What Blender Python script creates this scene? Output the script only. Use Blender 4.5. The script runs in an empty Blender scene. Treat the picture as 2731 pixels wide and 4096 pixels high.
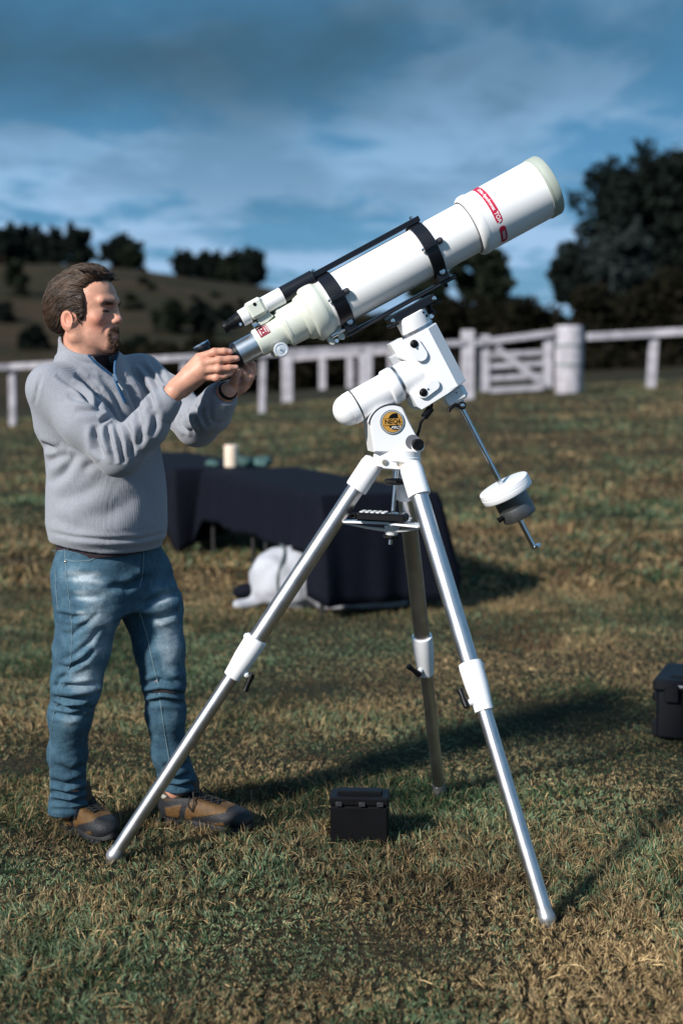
import bpy, bmesh, math, random
import numpy as np
from mathutils import Vector, Matrix, noise as mnoise
R = math.radians
sc = bpy.context.scene
COL = sc.collection
random.seed(7); RNG = np.random.default_rng(7)

# ------------------------------------------------------------------ camera
F = 5689.0                       # focal length in photograph pixels (50 mm on a 36 mm tall frame)
CX, CY = 1365.5, 2048.0
CAMH = 1.41
PITCH = math.atan(524 / F)
cam_d = bpy.data.cameras.new('camera')
cam_d.sensor_fit = 'VERTICAL'; cam_d.sensor_height = 36.0; cam_d.lens = 50.0
cam_d.clip_start = 0.05; cam_d.clip_end = 5000
cam_d.dof.use_dof = True; cam_d.dof.focus_distance = 4.12; cam_d.dof.aperture_fstop = 1.9
cam = bpy.data.objects.new('camera', cam_d); COL.objects.link(cam)
cam.location = (0, 0, CAMH); cam.rotation_euler = (math.pi / 2 - PITCH, 0, 0)
sc.camera = cam

# ------------------------------------------------------------------ light
SUN_AZ, SUN_EL = R(46), R(29)    # light travels towards +X rotated by SUN_AZ to +Y, going down by SUN_EL
ldir = Vector((math.cos(SUN_AZ) * math.cos(SUN_EL), math.sin(SUN_AZ) * math.cos(SUN_EL), -math.sin(SUN_EL)))
sd = bpy.data.lights.new('sun', 'SUN'); sd.energy = 3.35; sd.angle = R(4.5); sd.color = (1.0, 0.955, 0.90)
sun = bpy.data.objects.new('sun', sd); COL.objects.link(sun)
sun.rotation_euler = ldir.to_track_quat('-Z', 'Y').to_euler(); sun.location = (-20, -18, 15)

world = bpy.data.worlds.new('World'); sc.world = world; world.use_nodes = True
wn = world.node_tree; wn.nodes.clear()
def WN(t, **k):
    n = wn.nodes.new(t)
    for a, b in k.items():
        setattr(n, a, b)
    return n
def build_world():
    L = wn.links.new
    out = WN('ShaderNodeOutputWorld'); bg = WN('ShaderNodeBackground'); bg.inputs[1].default_value = 0.1
    sky = WN('ShaderNodeTexSky', sky_type='NISHITA', sun_disc=False)
    sky.sun_elevation = SUN_EL
    # horizontal direction TO the sun is -ldir; rotation is measured from +Y, clockwise
    sky.sun_rotation = math.atan2(-ldir.x, -ldir.y)
    sky.air_density = 1.0; sky.dust_density = 0.4; sky.ozone_density = 2.0
    tc = WN('ShaderNodeTexCoord'); sep = WN('ShaderNodeSeparateXYZ'); L(tc.outputs['Generated'], sep.inputs[0])
    def math_(op, a, b=None):
        n = WN('ShaderNodeMath', operation=op)
        for i, v in enumerate((a, b)):
            if v is None: continue
            if isinstance(v, (int, float)): n.inputs[i].default_value = v
            else: L(v, n.inputs[i])
        return n.outputs[0]
    z = math_('MAXIMUM', sep.outputs[2], 0.0)
    zz = math_('ADD', z, 0.055)
    px = math_('DIVIDE', sep.outputs[0], zz); py = math_('DIVIDE', sep.outputs[1], zz)
    cmb = WN('ShaderNodeCombineXYZ'); L(px, cmb.inputs[0]); L(py, cmb.inputs[1])
    def cloud(scale, loc, detail, rough, dist=0.0, sx=1.0, sy=1.0):
        mp = WN('ShaderNodeMapping'); mp.inputs['Location'].default_value = loc
        mp.inputs['Rotation'].default_value = (0, 0, R(-2))
        mp.inputs['Scale'].default_value = (sx, sy, 1); L(cmb.outputs[0], mp.inputs[0])
        n = WN('ShaderNodeTexNoise'); n.inputs['Scale'].default_value = scale; n.inputs['Detail'].default_value = detail
        n.inputs['Roughness'].default_value = rough; n.inputs['Distortion'].default_value = dist
        L(mp.outputs[0], n.inputs['Vector']); return n.outputs[0]
    def ramp(v, pts):
        r = WN('ShaderNodeValToRGB'); e = r.color_ramp; e.interpolation = 'EASE'
        while len(e.elements) < len(pts): e.elements.new(0.5)
        for el, (p, c) in zip(e.elements, pts):
            el.position = p; el.color = (*c, 1) if len(c) == 3 else c
        L(v, r.inputs[0]); return r.outputs[0]
    def mix(f, a, b):
        m = WN('ShaderNodeMix', data_type='RGBA')
        if isinstance(f, (int, float)): m.inputs[0].default_value = f
        else: L(f, m.inputs[0])
        for s, v in ((6, a), (7, b)):
            if isinstance(v, tuple): m.inputs[s].default_value = (*v, 1)
            else: L(v, m.inputs[s])
        return m.outputs[2]
    # a teal-blue clear sky seen through, a pale broken layer and a dark slate deck higher up
    clear = mix(0.88, sky.outputs[0], (0.17, 1.10, 2.20))
    c1 = cloud(1.0, (3.1, 1.7, 0), 7, 0.55, 0.4, 1.0, 0.60)
    c2 = cloud(1.0, (-4.3, 6.2, 0), 6, 0.55, 0.4, 0.6, 0.42)
    c3 = cloud(1.0, (1.3, 9.2, 0), 6, 0.6, 0.5, 2.2, 1.25)
    k1 = ramp(math_('ADD', math_('MULTIPLY', c1, 0.6), math_('MULTIPLY', c3, 0.4)), [(0.445, (0, 0, 0)), (0.545, (1, 1, 1))])
    lowp = ramp(z, [(0.0, (1, 1, 1)), (0.10, (0.95, 0.95, 0.95)), (0.16, (0.62, 0.62, 0.62)), (0.24, (0.45, 0.45, 0.45)), (0.40, (0.9, 0.9, 0.9))])  # pale layer thickened again above the view, added to brighten the shadows
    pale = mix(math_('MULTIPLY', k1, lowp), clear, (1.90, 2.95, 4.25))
    # undersides: soft grey-blue bellies among the bands
    k3 = ramp(math_('ADD', math_('MULTIPLY', c2, 0.6), math_('MULTIPLY', c3, 0.4)), [(0.46, (0, 0, 0)), (0.60, (0.55, 0.55, 0.55))])
    belly = mix(math_('MULTIPLY', k3, ramp(z, [(0.0, (0.25, 0.25, 0.25)), (0.09, (0.45, 0.45, 0.45)), (0.15, (1, 1, 1))])), pale, (0.36, 0.96, 1.58))
    # the slate deck that closes the upper sky, thinned out of view overhead to add fill light in the shadows
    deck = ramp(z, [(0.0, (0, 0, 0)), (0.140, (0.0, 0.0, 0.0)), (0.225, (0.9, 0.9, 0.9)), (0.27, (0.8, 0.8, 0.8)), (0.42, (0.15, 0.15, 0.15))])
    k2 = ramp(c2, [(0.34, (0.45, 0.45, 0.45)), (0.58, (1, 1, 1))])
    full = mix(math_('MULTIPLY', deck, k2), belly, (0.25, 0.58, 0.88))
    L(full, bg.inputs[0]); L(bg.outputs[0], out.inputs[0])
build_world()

sc.view_settings.view_transform = 'Standard'; sc.view_settings.look = 'None'
sc.view_settings.exposure = 0.96; sc.view_settings.gamma = 1.0; sc.view_settings.use_curve_mapping = False
sc.cycles.use_denoising = True
try: sc.cycles.denoiser = 'OPENIMAGEDENOISE'
except Exception: pass
sc.cycles.max_bounces = 6; sc.cycles.transparent_max_bounces = 8
sc.cycles.use_adaptive_sampling = False

# ------------------------------------------------------------------ pixel helpers (a photograph pixel + a depth -> a point of the place)
cp, sp = math.cos(PITCH), math.sin(PITCH)
def ray(x, y):
    u = (x - CX) / F; v = (CY - y) / F
    return np.array([u, cp + v * sp, -sp + v * cp])
def P(x, y, Y):
    r = ray(x, y); return np.array([0, 0, CAMH]) + r * (Y / r[1])
def depth(p): return p[1] * cp - (p[2] - CAMH) * sp
def proj(V):
    V = np.atleast_2d(V); z = V[:, 1] * cp - (V[:, 2] - CAMH) * sp
    up = V[:, 1] * sp + (V[:, 2] - CAMH) * cp
    return CX + F * V[:, 0] / z, CY - F * up / z, z
def gz(X, Y):
    g = np.clip((np.asarray(Y, float) - 8.0) / 23.0, 0, 1.6)
    s = np.where(g < 1, g * g * (3 - 2 * g) * 0.55 + g * 0.45, 1 + (g - 1) * 0.5)
    fade = np.clip((np.asarray(Y, float) - 6) / 4, 0, 1)
    return (0.93 + 0.055 * np.clip(X, -14, 14)) * s * fade
def G(x, y):
    Y = 5.0; r = ray(x, y)
    lo, hi = 1.0, 80.0
    for _ in range(60):
        m = (lo + hi) / 2; p = np.array([0, 0, CAMH]) + r * (m / r[1])
        if p[2] > gz(p[0], p[1]): lo = m
        else: hi = m
    return np.array([0, 0, CAMH]) + r * (lo / r[1])
def nrm(v): v = np.asarray(v, float); return v / np.linalg.norm(v)

# ------------------------------------------------------------------ materials
MATS = {}
def mat(name, col, rough=0.5, metal=0.0, var=0.06, vscale=14.0, bump=0.0, bscale=60.0, spec=0.5, col2=None, attr=None, sheen=0.0, coat=0.0, rvar=0.0, trans=0.0, aniso=0.0, sss=0.0):
    if name in MATS: return MATS[name]
    m = bpy.data.materials.new(name); m.use_nodes = True; MATS[name] = m
    nt = m.node_tree; b = nt.nodes['Principled BSDF']; L = nt.links.new
    b.inputs['Roughness'].default_value = rough; b.inputs['Metallic'].default_value = metal
    b.inputs['Specular IOR Level'].default_value = spec
    b.inputs['Sheen Weight'].default_value = sheen; b.inputs['Coat Weight'].default_value = coat
    b.inputs['Anisotropic'].default_value = aniso
    if sss: b.inputs['Subsurface Weight'].default_value = sss; b.inputs['Subsurface Radius'].default_value = (0.012, 0.005, 0.003); b.inputs['Subsurface Scale'].default_value = 1.0
    geo = nt.nodes.new('ShaderNodeTexCoord'); g = geo.outputs['Object']
    n = nt.nodes.new('ShaderNodeTexNoise'); n.inputs['Scale'].default_value = vscale; n.inputs['Detail'].default_value = 5
    L(g, n.inputs['Vector'])
    mx = nt.nodes.new('ShaderNodeMix'); mx.data_type = 'RGBA'
    if attr:
        at = nt.nodes.new('ShaderNodeAttribute'); at.attribute_name = attr
        hs = nt.nodes.new('ShaderNodeMix'); hs.data_type = 'RGBA'; hs.blend_type = 'MULTIPLY'; hs.inputs[0].default_value = 1
        rp = nt.nodes.new('ShaderNodeValToRGB'); rp.color_ramp.elements[0].position = 0.3; rp.color_ramp.elements[1].position = 0.7
        lo = 1 - var * 1.5; rp.color_ramp.elements[0].color = (lo, lo, lo, 1); rp.color_ramp.elements[1].color = (1 + var, 1 + var, 1 + var, 1)
        L(n.outputs[0], rp.inputs[0]); L(at.outputs['Color'], hs.inputs[6]); L(rp.outputs[0], hs.inputs[7]); L(hs.outputs[2], b.inputs['Base Color'])
    else:
        c2 = col2 or tuple(max(0, c * (1 - 2.2 * var)) for c in col)
        rp = nt.nodes.new('ShaderNodeMapRange'); rp.inputs[1].default_value = 0.35; rp.inputs[2].default_value = 0.68
        L(n.outputs[0], rp.inputs[0]); L(rp.outputs[0], mx.inputs[0])
        mx.inputs[6].default_value = (*c2, 1); mx.inputs[7].default_value = (*col, 1); L(mx.outputs[2], b.inputs['Base Color'])
    if rvar:
        mr = nt.nodes.new('ShaderNodeMapRange'); mr.inputs[3].default_value = max(0.02, rough - rvar); mr.inputs[4].default_value = rough + rvar
        L(n.outputs[0], mr.inputs[0]); L(mr.outputs[0], b.inputs['Roughness'])
    if bump:
        n2 = nt.nodes.new('ShaderNodeTexNoise'); n2.inputs['Scale'].default_value = bscale; n2.inputs['Detail'].default_value = 3; L(g, n2.inputs['Vector'])
        bp = nt.nodes.new('ShaderNodeBump'); bp.inputs['Strength'].default_value = bump; bp.inputs['Distance'].default_value = 0.01
        L(n2.outputs[0], bp.inputs['Height']); L(bp.outputs[0], b.inputs['Normal'])
    return m

# ------------------------------------------------------------------ objects
def link(name, data, parent=None):
    o = bpy.data.objects.new(name, data); COL.objects.link(o)
    if parent is not None:
        o.parent = parent; o.matrix_parent_inverse = Matrix.Translation(-Vector(parent.location))
    return o
def tag(o, label=None, cat=None, group=None, kind=None):
    if label: o['label'] = label
    if cat: o['category'] = cat
    if group: o['group'] = group
    if kind: o['kind'] = kind
    return o
def thing(name, loc, label, cat, group=None):
    o = link(name, None); o.empty_display_size = 0.1; o.location = Vector(loc); return tag(o, label, cat, group)

def root_loc(o):
    while o.parent is not None: o = o.parent
    return np.array(o.location)
class MB:
    """collects boxes, lathes, tubes; build() links them as one mesh (world coordinates, origin moved to the parent)"""
    def __init__(s): s.v = []; s.f = []; s.n = 0
    def add(s, v, f):
        v = np.asarray(v, float); s.v.append(v); s.f += [tuple(i + s.n for i in q) for q in f]; s.n += len(v); return s
    def box(s, c, ax, ay, az, bev=0.0):
        """c centre; ax, ay, az half-extent vectors"""
        c, ax, ay, az = map(lambda q: np.asarray(q, float), (c, ax, ay, az))
        if not bev:
            v = [c + i * ax + j * ay + k * az for k in (-1, 1) for j in (-1, 1) for i in (-1, 1)]
            return s.add(v, [(0, 2, 3, 1), (4, 5, 7, 6), (0, 1, 5, 4), (2, 6, 7, 3), (0, 4, 6, 2), (1, 3, 7, 5)])
        la, lb, lc = map(np.linalg.norm, (ax, ay, az)); b = min(bev, 0.45 * la, 0.45 * lb, 0.45 * lc)
        v = []; idx = {}
        for i in (-1, 1):
            for j in (-1, 1):
                for k in (-1, 1):
                    for m in range(3):
                        q = [1 - b / la if m != 0 else 1, 1 - b / lb if m != 1 else 1, 1 - b / lc if m != 2 else 1]
                        idx[i, j, k, m] = len(v); v.append(c + i * ax * q[0] + j * ay * q[1] + k * az * q[2])
        f = []
        o = lambda *q: f.append(q)
        for i in (-1, 1):
            q = [idx[i, -1, -1, 0], idx[i, 1, -1, 0], idx[i, 1, 1, 0], idx[i, -1, 1, 0]]; f.append(tuple(q if i > 0 else q[::-1]))
            q = [idx[-1, i, -1, 1], idx[-1, i, 1, 1], idx[1, i, 1, 1], idx[1, i, -1, 1]]; f.append(tuple(q if i > 0 else q[::-1]))
            q = [idx[-1, -1, i, 2], idx[1, -1, i, 2], idx[1, 1, i, 2], idx[-1, 1, i, 2]]; f.append(tuple(q if i > 0 else q[::-1]))
        for i in (-1, 1):
            for j in (-1, 1):
                f.append((idx[i, j, -1, 0], idx[i, j, -1, 1], idx[i, j, 1, 1], idx[i, j, 1, 0]))
                f.append((idx[i, -1, j, 0], idx[i, 1, j, 0], idx[i, 1, j, 2], idx[i, -1, j, 2]))
                f.append((idx[-1, i, j, 1], idx[1, i, j, 1], idx[1, i, j, 2], idx[-1, i, j, 2]))
                for k in (-1, 1): f.append((idx[i, j, k, 0], idx[i, j, k, 1], idx[i, j, k, 2]))
        return s.add(v, f)
    def lathe(s, o, axis, prof, seg=48, cap=True, ref=None, rib=0.0, nrib=0):
        """prof: (distance along axis, radius)"""
        a = nrm(axis); o = np.asarray(o, float)
        r = np.asarray(ref if ref is not None else ((0, 0, 1) if abs(a[2]) < 0.9 else (1, 0, 0)), float)
        e1 = nrm(np.cross(a, r)); e2 = np.cross(a, e1)
        th = np.arange(seg) * 2 * math.pi / seg
        v = []; f = []
        for (t, q) in prof:
            rr = q * (1 + rib * np.abs(np.sin(th * nrib / 2))) if nrib else np.full(seg, q)
            v.append(o + a * t + np.outer(np.cos(th) * rr, e1) + np.outer(np.sin(th) * rr, e2))
        k = len(prof)
        for i in range(k - 1):
            for j in range(seg):
                j2 = (j + 1) % seg
                f.append((i * seg + j, i * seg + j2, (i + 1) * seg + j2, (i + 1) * seg + j))
        if cap:
            f.append(tuple(range(seg - 1, -1, -1))); f.append(tuple((k - 1) * seg + j for j in range(seg)))
        return s.add(np.vstack(v), f)
    def tube(s, pts, rad, seg=10, cap=True, flat=1.0, ref=None):
        pts = np.asarray(pts, float); n = len(pts)
        rad = np.full(n, rad) if np.isscalar(rad) else np.asarray(rad, float)
        tg = np.gradient(pts, axis=0); tg /= np.linalg.norm(tg, axis=1)[:, None] + 1e-12
        e = np.asarray(ref, float) if ref is not None else (np.array([0, 0, 1.0]) if abs(tg[0][2]) < 0.9 else np.array([1.0, 0, 0]))
        th = np.arange(seg) * 2 * math.pi / seg; v = []; f = []
        for i in range(n):
            e1 = e - tg[i] * np.dot(e, tg[i]); e1 = nrm(e1); e2 = np.cross(tg[i], e1)
            if ref is None: e = e1
            v.append(pts[i] + rad[i] * (np.outer(np.cos(th), e1) * flat + np.outer(np.sin(th), e2)))
        for i in range(n - 1):
            for j in range(seg):
                j2 = (j + 1) % seg; f.append((i * seg + j, i * seg + j2, (i + 1) * seg + j2, (i + 1) * seg + j))
        if cap:
            f.append(tuple(range(seg - 1, -1, -1))); f.append(tuple((n - 1) * seg + j for j in range(seg)))
        return s.add(np.vstack(v), f)
    def prism(s, poly, off, bev=0.0):
        """poly: 3-D points of a planar outline; off: extrusion vector (outline is the front)"""
        poly = np.asarray(poly, float); n = len(poly); off = np.asarray(off, float)
        c = poly.mean(0)
        if bev:
            d = c - poly; d = d / (np.linalg.norm(d, axis=1)[:, None] + 1e-9) * bev
            ou = nrm(off) * bev
            rings = [poly + d, poly + ou, poly + off - ou, poly + off + d]
        else: rings = [poly, poly + off]
        v = np.vstack(rings); k = len(rings); f = []
        for i in range(k - 1):
            for j in range(n):
                j2 = (j + 1) % n; f.append((i * n + j, i * n + j2, (i + 1) * n + j2, (i + 1) * n + j))
        f.append(tuple(range(n - 1, -1, -1))); f.append(tuple((k - 1) * n + j for j in range(n)))
        return s.add(v, f)
    def ball(s, c, r, sx=(1, 0, 0), sy=(0, 1, 0), sz=(0, 0, 1), seg=16, rings=9):
        c = np.asarray(c, float); v = []; f = []
        sx, sy, sz = (np.asarray(q, float) for q in (sx, sy, sz))
        for i in range(1, rings):
            ph = math.pi * i / rings
            for j in range(seg):
                th = 2 * math.pi * j / seg
                v.append(c + r * (math.sin(ph) * math.cos(th) * sx + math.sin(ph) * math.sin(th) * sy + math.cos(ph) * sz))
        t = len(v); v += [c + r * sz, c - r * sz]
        for i in range(rings - 2):
            for j in range(seg):
                j2 = (j + 1) % seg; f.append((i * seg + j, (i + 1) * seg + j, (i + 1) * seg + j2, i * seg + j2))
        for j in range(seg):
            j2 = (j + 1) % seg; f.append((t, j, j2)); f.append((t + 1, (rings - 2) * seg + j2, (rings - 2) * seg + j))
        return s.add(v, f)
    def build(s, name, m, parent=None, sharp=38, smooth=True, fix=True):
        V = np.vstack(s.v); me = bpy.data.meshes.new(name)
        org = root_loc(parent) if parent is not None else np.array([V[:, 0].mean(), V[:, 1].mean(), V[:, 2].min()])
        me.from_pydata((V - org).tolist(), [], s.f); me.update()
        if fix:
            bm = bmesh.new(); bm.from_mesh(me); bmesh.ops.recalc_face_normals(bm, faces=bm.faces[:]); bm.to_mesh(me); bm.free()
        if smooth:
            me.polygons.foreach_set('use_smooth', [True] * len(me.polygons)); me.set_sharp_from_angle(angle=R(sharp))
        me.materials.append(m)
        o = bpy.data.objects.new(name, me); COL.objects.link(o)
        if parent is not None: o.parent = parent
        else: o.location = org
        return o

def np_mesh(name, V, faces_flat, loop_tot, m, parent=None, smooth=False, attrs=None):
    """fast mesh from arrays (V n*3, flat vertex indices, corner count per face)"""
    V = np.asarray(V, np.float32); me = bpy.data.meshes.new(name)
    org = root_loc(parent) if parent is not None else np.zeros(3)
    lt = np.asarray(loop_tot, np.int32); ff = np.asarray(faces_flat, np.int32)
    me.vertices.add(len(V)); me.vertices.foreach_set('co', (V - org).astype(np.float32).ravel())
    me.loops.add(len(ff)); me.loops.foreach_set('vertex_index', ff)
    me.polygons.add(len(lt)); ls = np.zeros(len(lt), np.int32); ls[1:] = np.cumsum(lt)[:-1]
    me.polygons.foreach_set('loop_start', ls)
    try: me.polygons.foreach_set('loop_total', lt)
    except Exception: pass
    if smooth: me.polygons.foreach_set('use_smooth', np.ones(len(lt), bool))
    me.update(calc_edges=True); me.validate()
    for k, a in (attrs or {}).items():
        a = np.asarray(a, np.float32)
        at = me.color_attributes.new(k, 'FLOAT_COLOR', 'POINT'); c = np.ones((len(V), 4), np.float32); c[:, :a.shape[1]] = a; at.data.foreach_set('color', c.ravel())
    me.materials.append(m)
    o = bpy.data.objects.new(name, me); COL.objects.link(o)
    if parent is not None: o.parent = parent
    return o

def text_mesh(txt, size, bold=False, shear=0.0):
    """built-in font lettering as flat triangles in x,y; returns verts (n,2) centred, faces"""
    c = bpy.data.curves.new('lettering', 'FONT'); c.body = txt; c.size = size; c.align_x = 'CENTER'; c.align_y = 'CENTER'; c.shear = shear
    c.resolution_u = 3
    if bold: c.offset = size * 0.022
    o = bpy.data.objects.new('lettering', c); COL.objects.link(o)
    dg = bpy.context.evaluated_depsgraph_get(); me = bpy.data.meshes.new_from_object(o.evaluated_get(dg))
    v = np.array([q.co[:] for q in me.vertices]); f = [tuple(p.vertices) for p in me.polygons]
    bpy.data.objects.remove(o); bpy.data.curves.remove(c); bpy.data.meshes.remove(me)
    return v[:, :2], f

def vnoise(V, scale, seed=0.0):
    """cheap smooth value noise on arrays, -1..1"""
    p = np.asarray(V, float) * scale + seed * 17.13
    i = np.floor(p).astype(np.int64); f = p - i; u = f * f * (3 - 2 * f)
    def h(a, b, c):
        n = (a * 374761393 + b * 668265263 + c * 2147483647 + int(seed * 1013) * 1274126177) & 0x7fffffff
        n = ((n ^ (n >> 13)) * 1274126177) & 0x7fffffff
        return ((n ^ (n >> 16)) & 0xffff) / 32767.5 - 1
    r = 0
    for a in (0, 1):
        for b in (0, 1):
            for c in (0, 1):
                w = (u[:, 0] if a else 1 - u[:, 0]) * (u[:, 1] if b else 1 - u[:, 1]) * (u[:, 2] if c else 1 - u[:, 2])
                r = r + w * h(i[:, 0] + a, i[:, 1] + b, i[:, 2] + c)
    return r

# ------------------------------------------------------------------ organic surfaces: smooth blends of round shapes, meshed by surface nets
def sm_min(a, b, k):
    if k <= 0: return np.minimum(a, b)
    h = np.clip(0.5 + 0.5 * (b - a) / k, 0, 1); return b + (a - b) * h - k * h * (1 - h)
def sm_max(a, b, k): return -sm_min(-a, -b, k)
class Sdf:
    def __init__(s): s.items = []
    def add(s, fn, c, r, k=0.02, op='u'): s.items.append((fn, np.asarray(c, float), float(r), k, op)); return s
    def cone(s, a, b, ra, rb, k=0.02, op='u', sq=None):
        """round cone; sq=(axis, factor) flattens its section along an axis"""
        a = np.asarray(a, float); b = np.asarray(b, float); d = b - a; dd = float(d @ d) + 1e-12
        if sq: ax = nrm(sq[0]); fa = sq[1]
        def fn(p):
            w = p - a; t = np.clip(w @ d / dd, 0, 1); q = w - t[:, None] * d
            if sq:
                c = q @ ax; q = q + np.outer(c * (1 / fa - 1), ax)
                return (np.sqrt((q * q).sum(1)) - (ra + (rb - ra) * t)) * min(1, fa)
            return np.sqrt((q * q).sum(1)) - (ra + (rb - ra) * t)
        return s.add(fn, (a + b) / 2, math.sqrt(dd) / 2 + max(ra, rb), k, op)
    def chain(s, pts, rad, k=0.02, op='u', sq=None):
        for i in range(len(pts) - 1): s.cone(pts[i], pts[i + 1], rad[i], rad[i + 1], k, op, sq)
        return s
    def ell(s, c, r, k=0.02, op='u', rot=None):
        c = np.asarray(c, float); r = np.asarray(r, float); Rm = np.asarray(rot, float) if rot is not None else None
        def fn(p):
            w = p - c
            if Rm is not None: w = w @ Rm        # columns of Rm are the local axes
            k0 = np.sqrt(((w / r) ** 2).sum(1)); k1 = np.sqrt(((w / (r * r)) ** 2).sum(1)) + 1e-9
            return k0 * (k0 - 1) / k1
        return s.add(fn, c, r.max(), k, op)
    def __call__(s, p, c=None, rad=1e9):
        d = np.full(len(p), 10.0)
        for fn, cc, rr, k, op in s.items:
            if c is not None and np.linalg.norm(c - cc) > rr + rad + k + 0.03: continue
            v = fn(p)
            if op == 'u': d = sm_min(d, v, k) if k else np.minimum(d, v)
            elif op == 's': d = sm_max(d, -v, k)
            elif op == 'i': d = sm_max(d, v, k)
        return d
def surface_nets(f, lo, hi, h, n=20):
    lo = np.asarray(lo, float); nb = np.ceil((np.asarray(hi) - lo) / (h * n)).astype(int)
    g = np.arange(n + 1); C = np.stack(np.meshgrid(g, g, g, indexing='ij'), -1).reshape(-1, 3)
    big = (nb * n + 4); ids = []; pos = []; quads = []
    rad = h * n * 0.87
    gid = lambda c: ((c[:, 0] + 1) * (big[1]) + (c[:, 1] + 1)) * big[2] + c[:, 2] + 1
    for bx in range(nb[0]):
        for by in range(nb[1]):
            for bz in range(nb[2]):
                b0 = np.array([bx, by, bz]) * n; ctr = lo + (b0 + n / 2) * h
                v0 = f(ctr[None], ctr, rad)[0]
                if abs(v0) > rad * 1.1 + 0.008: continue
                v = f(lo + (C + b0) * h, ctr, rad).reshape(n + 1, n + 1, n + 1); ins = v < 0
                if ins.all() or not ins.any(): continue
                c8 = [ins[i:n + i, j:n + j, k:n + k] for i in (0, 1) for j in (0, 1) for k in (0, 1)]
                s8 = sum(q.astype(np.int8) for q in c8); cells = np.argwhere((s8 > 0) & (s8 < 8))
                if len(cells):
                    acc = np.zeros((len(cells), 3)); cnt = np.zeros(len(cells))
                    for ax in range(3):
                        o1, o2 = [a for a in range(3) if a != ax]
                        for i in (0, 1):
                            for j in (0, 1):
                                o = np.zeros(3, int); o[o1] = i; o[o2] = j; e = o.copy(); e[ax] = 1
                                va = v[tuple((cells + o).T)]; vb = v[tuple((cells + e).T)]; m = (va < 0) != (vb < 0)
                                t = np.where(m, va / np.where(m, va - vb, 1), 0)
                                p = cells + o + np.outer(t, np.eye(3)[ax]); acc[m] += p[m]; cnt[m] += 1
                    ids.append(gid(cells + b0)); pos.append(lo + (acc / cnt[:, None] + b0) * h)
                for ax in range(3):
                    o1, o2 = (ax + 1) % 3, (ax + 2) % 3
                    sl = [slice(0, n)] * 3; sl2 = [slice(0, n)] * 3; sl2[ax] = slice(1, n + 1)
                    A = ins[tuple(sl)]; B = ins[tuple(sl2)]; e = np.argwhere(A != B)
                    if not len(e): continue
                    fl = A[tuple(e.T)]; e = e + b0
                    d1 = np.eye(3, dtype=int)[o1]; d2 = np.eye(3, dtype=int)[o2]
                    q = np.stack([gid(e), gid(e - d1), gid(e - d1 - d2), gid(e - d2)], 1)
                    q[~fl] = q[~fl][:, ::-1]; quads.append(q)
    ids = np.concatenate(ids); pos = np.concatenate(pos); quads = np.concatenate(quads)
    o = np.argsort(ids); ids = ids[o]; pos = pos[o]
    k = np.searchsorted(ids, quads); k = np.clip(k, 0, len(ids) - 1); ok = (ids[k] == quads).all(1)
    return pos, k[ok]
def relax(V, Q, it=2, lam=0.5):
    e = np.concatenate([Q[:, [0, 1]], Q[:, [1, 2]], Q[:, [2, 3]], Q[:, [3, 0]]])
    for _ in range(it):
        a = np.zeros_like(V); c = np.zeros(len(V))
        for i in range(3): a[:, i] = np.bincount(e[:, 0], V[e[:, 1], i], len(V)) + np.bincount(e[:, 1], V[e[:, 0], i], len(V))
        c = np.bincount(e[:, 0], minlength=len(V)) + np.bincount(e[:, 1], minlength=len(V))
        V = V + lam * (a / np.maximum(c, 1)[:, None] - V)
    return V
def vnormals(V, Q):
    n = np.cross(V[Q[:, 2]] - V[Q[:, 0]], V[Q[:, 3]] - V[Q[:, 1]]); N = np.zeros_like(V)
    for j in range(4):
        for i in range(3): N[:, i] += np.bincount(Q[:, j], n[:, i], len(V))
    return N / (np.linalg.norm(N, axis=1)[:, None] + 1e-12)
def poly_dist(px, py, pts):
    """distance in photograph pixels from vertices to a polyline, and the parameter along it"""
    best = np.full(len(px), 1e9); par = np.zeros(len(px)); n = len(pts) - 1
    for i in range(n):
        a = np.array(pts[i], float); d = np.array(pts[i + 1], float) - a; dd = d @ d
        t = np.clip(((px - a[0]) * d[0] + (py - a[1]) * d[1]) / dd, 0, 1)
        q = np.hypot(px - a[0] - t * d[0], py - a[1] - t * d[1]); m = q < best; best[m] = q[m]; par[m] = (i + t[m]) / n
    return best, par

# ------------------------------------------------------------------ ground and hill
def grass_colour_nodes(nt, dry, green, dark, scale=1.0):
    """patchy mown pasture: dry straw, blue-green growth, dark thatch; returns a colour socket (by position in the field)"""
    L = nt.links.new; N = nt.nodes.new
    g = N('ShaderNodeNewGeometry')
    def ns(s, d, loc, st=(1, 1, 1)):
        mp = N('ShaderNodeMapping'); mp.inputs['Location'].default_value = loc; mp.inputs['Scale'].default_value = st; L(g.outputs['Position'], mp.inputs[0])
        n = N('ShaderNodeTexNoise'); n.inputs['Scale'].default_value = s; n.inputs['Detail'].default_value = d; n.inputs['Roughness'].default_value = 0.6
        L(mp.outputs[0], n.inputs['Vector']); return n.outputs[0]
    def mr(v, a, b):
        m = N('ShaderNodeMapRange'); m.inputs[1].default_value = a; m.inputs[2].default_value = b; L(v, m.inputs[0]); return m.outputs[0]
    def mix(f, a, b):
        m = N('ShaderNodeMix'); m.data_type = 'RGBA'; L(f, m.inputs[0])
        for s, v in ((6, a), (7, b)):
            if isinstance(v, tuple): m.inputs[s].default_value = (*v, 1)
            else: L(v, m.inputs[s])
        return m.outputs[2]
    a = ns(0.75 * scale, 4, (3, 1, 0), (0.55, 1, 1)); b = ns(5.5 * scale, 4, (0, 8, 0)); c = ns(1.7 * scale, 3, (7, 2, 0), (0.7, 1, 1))
    ad = N('ShaderNodeMath'); ad.operation = 'ADD'; L(a, ad.inputs[0]); L(b, ad.inputs[1])
    f1 = mr(ad.outputs[0], 0.86, 1.16)
    col = mix(f1, dry, green)
    return mix(mr(c, 0.56, 0.72), col, dark), f1, mix, mr, ns

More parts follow.
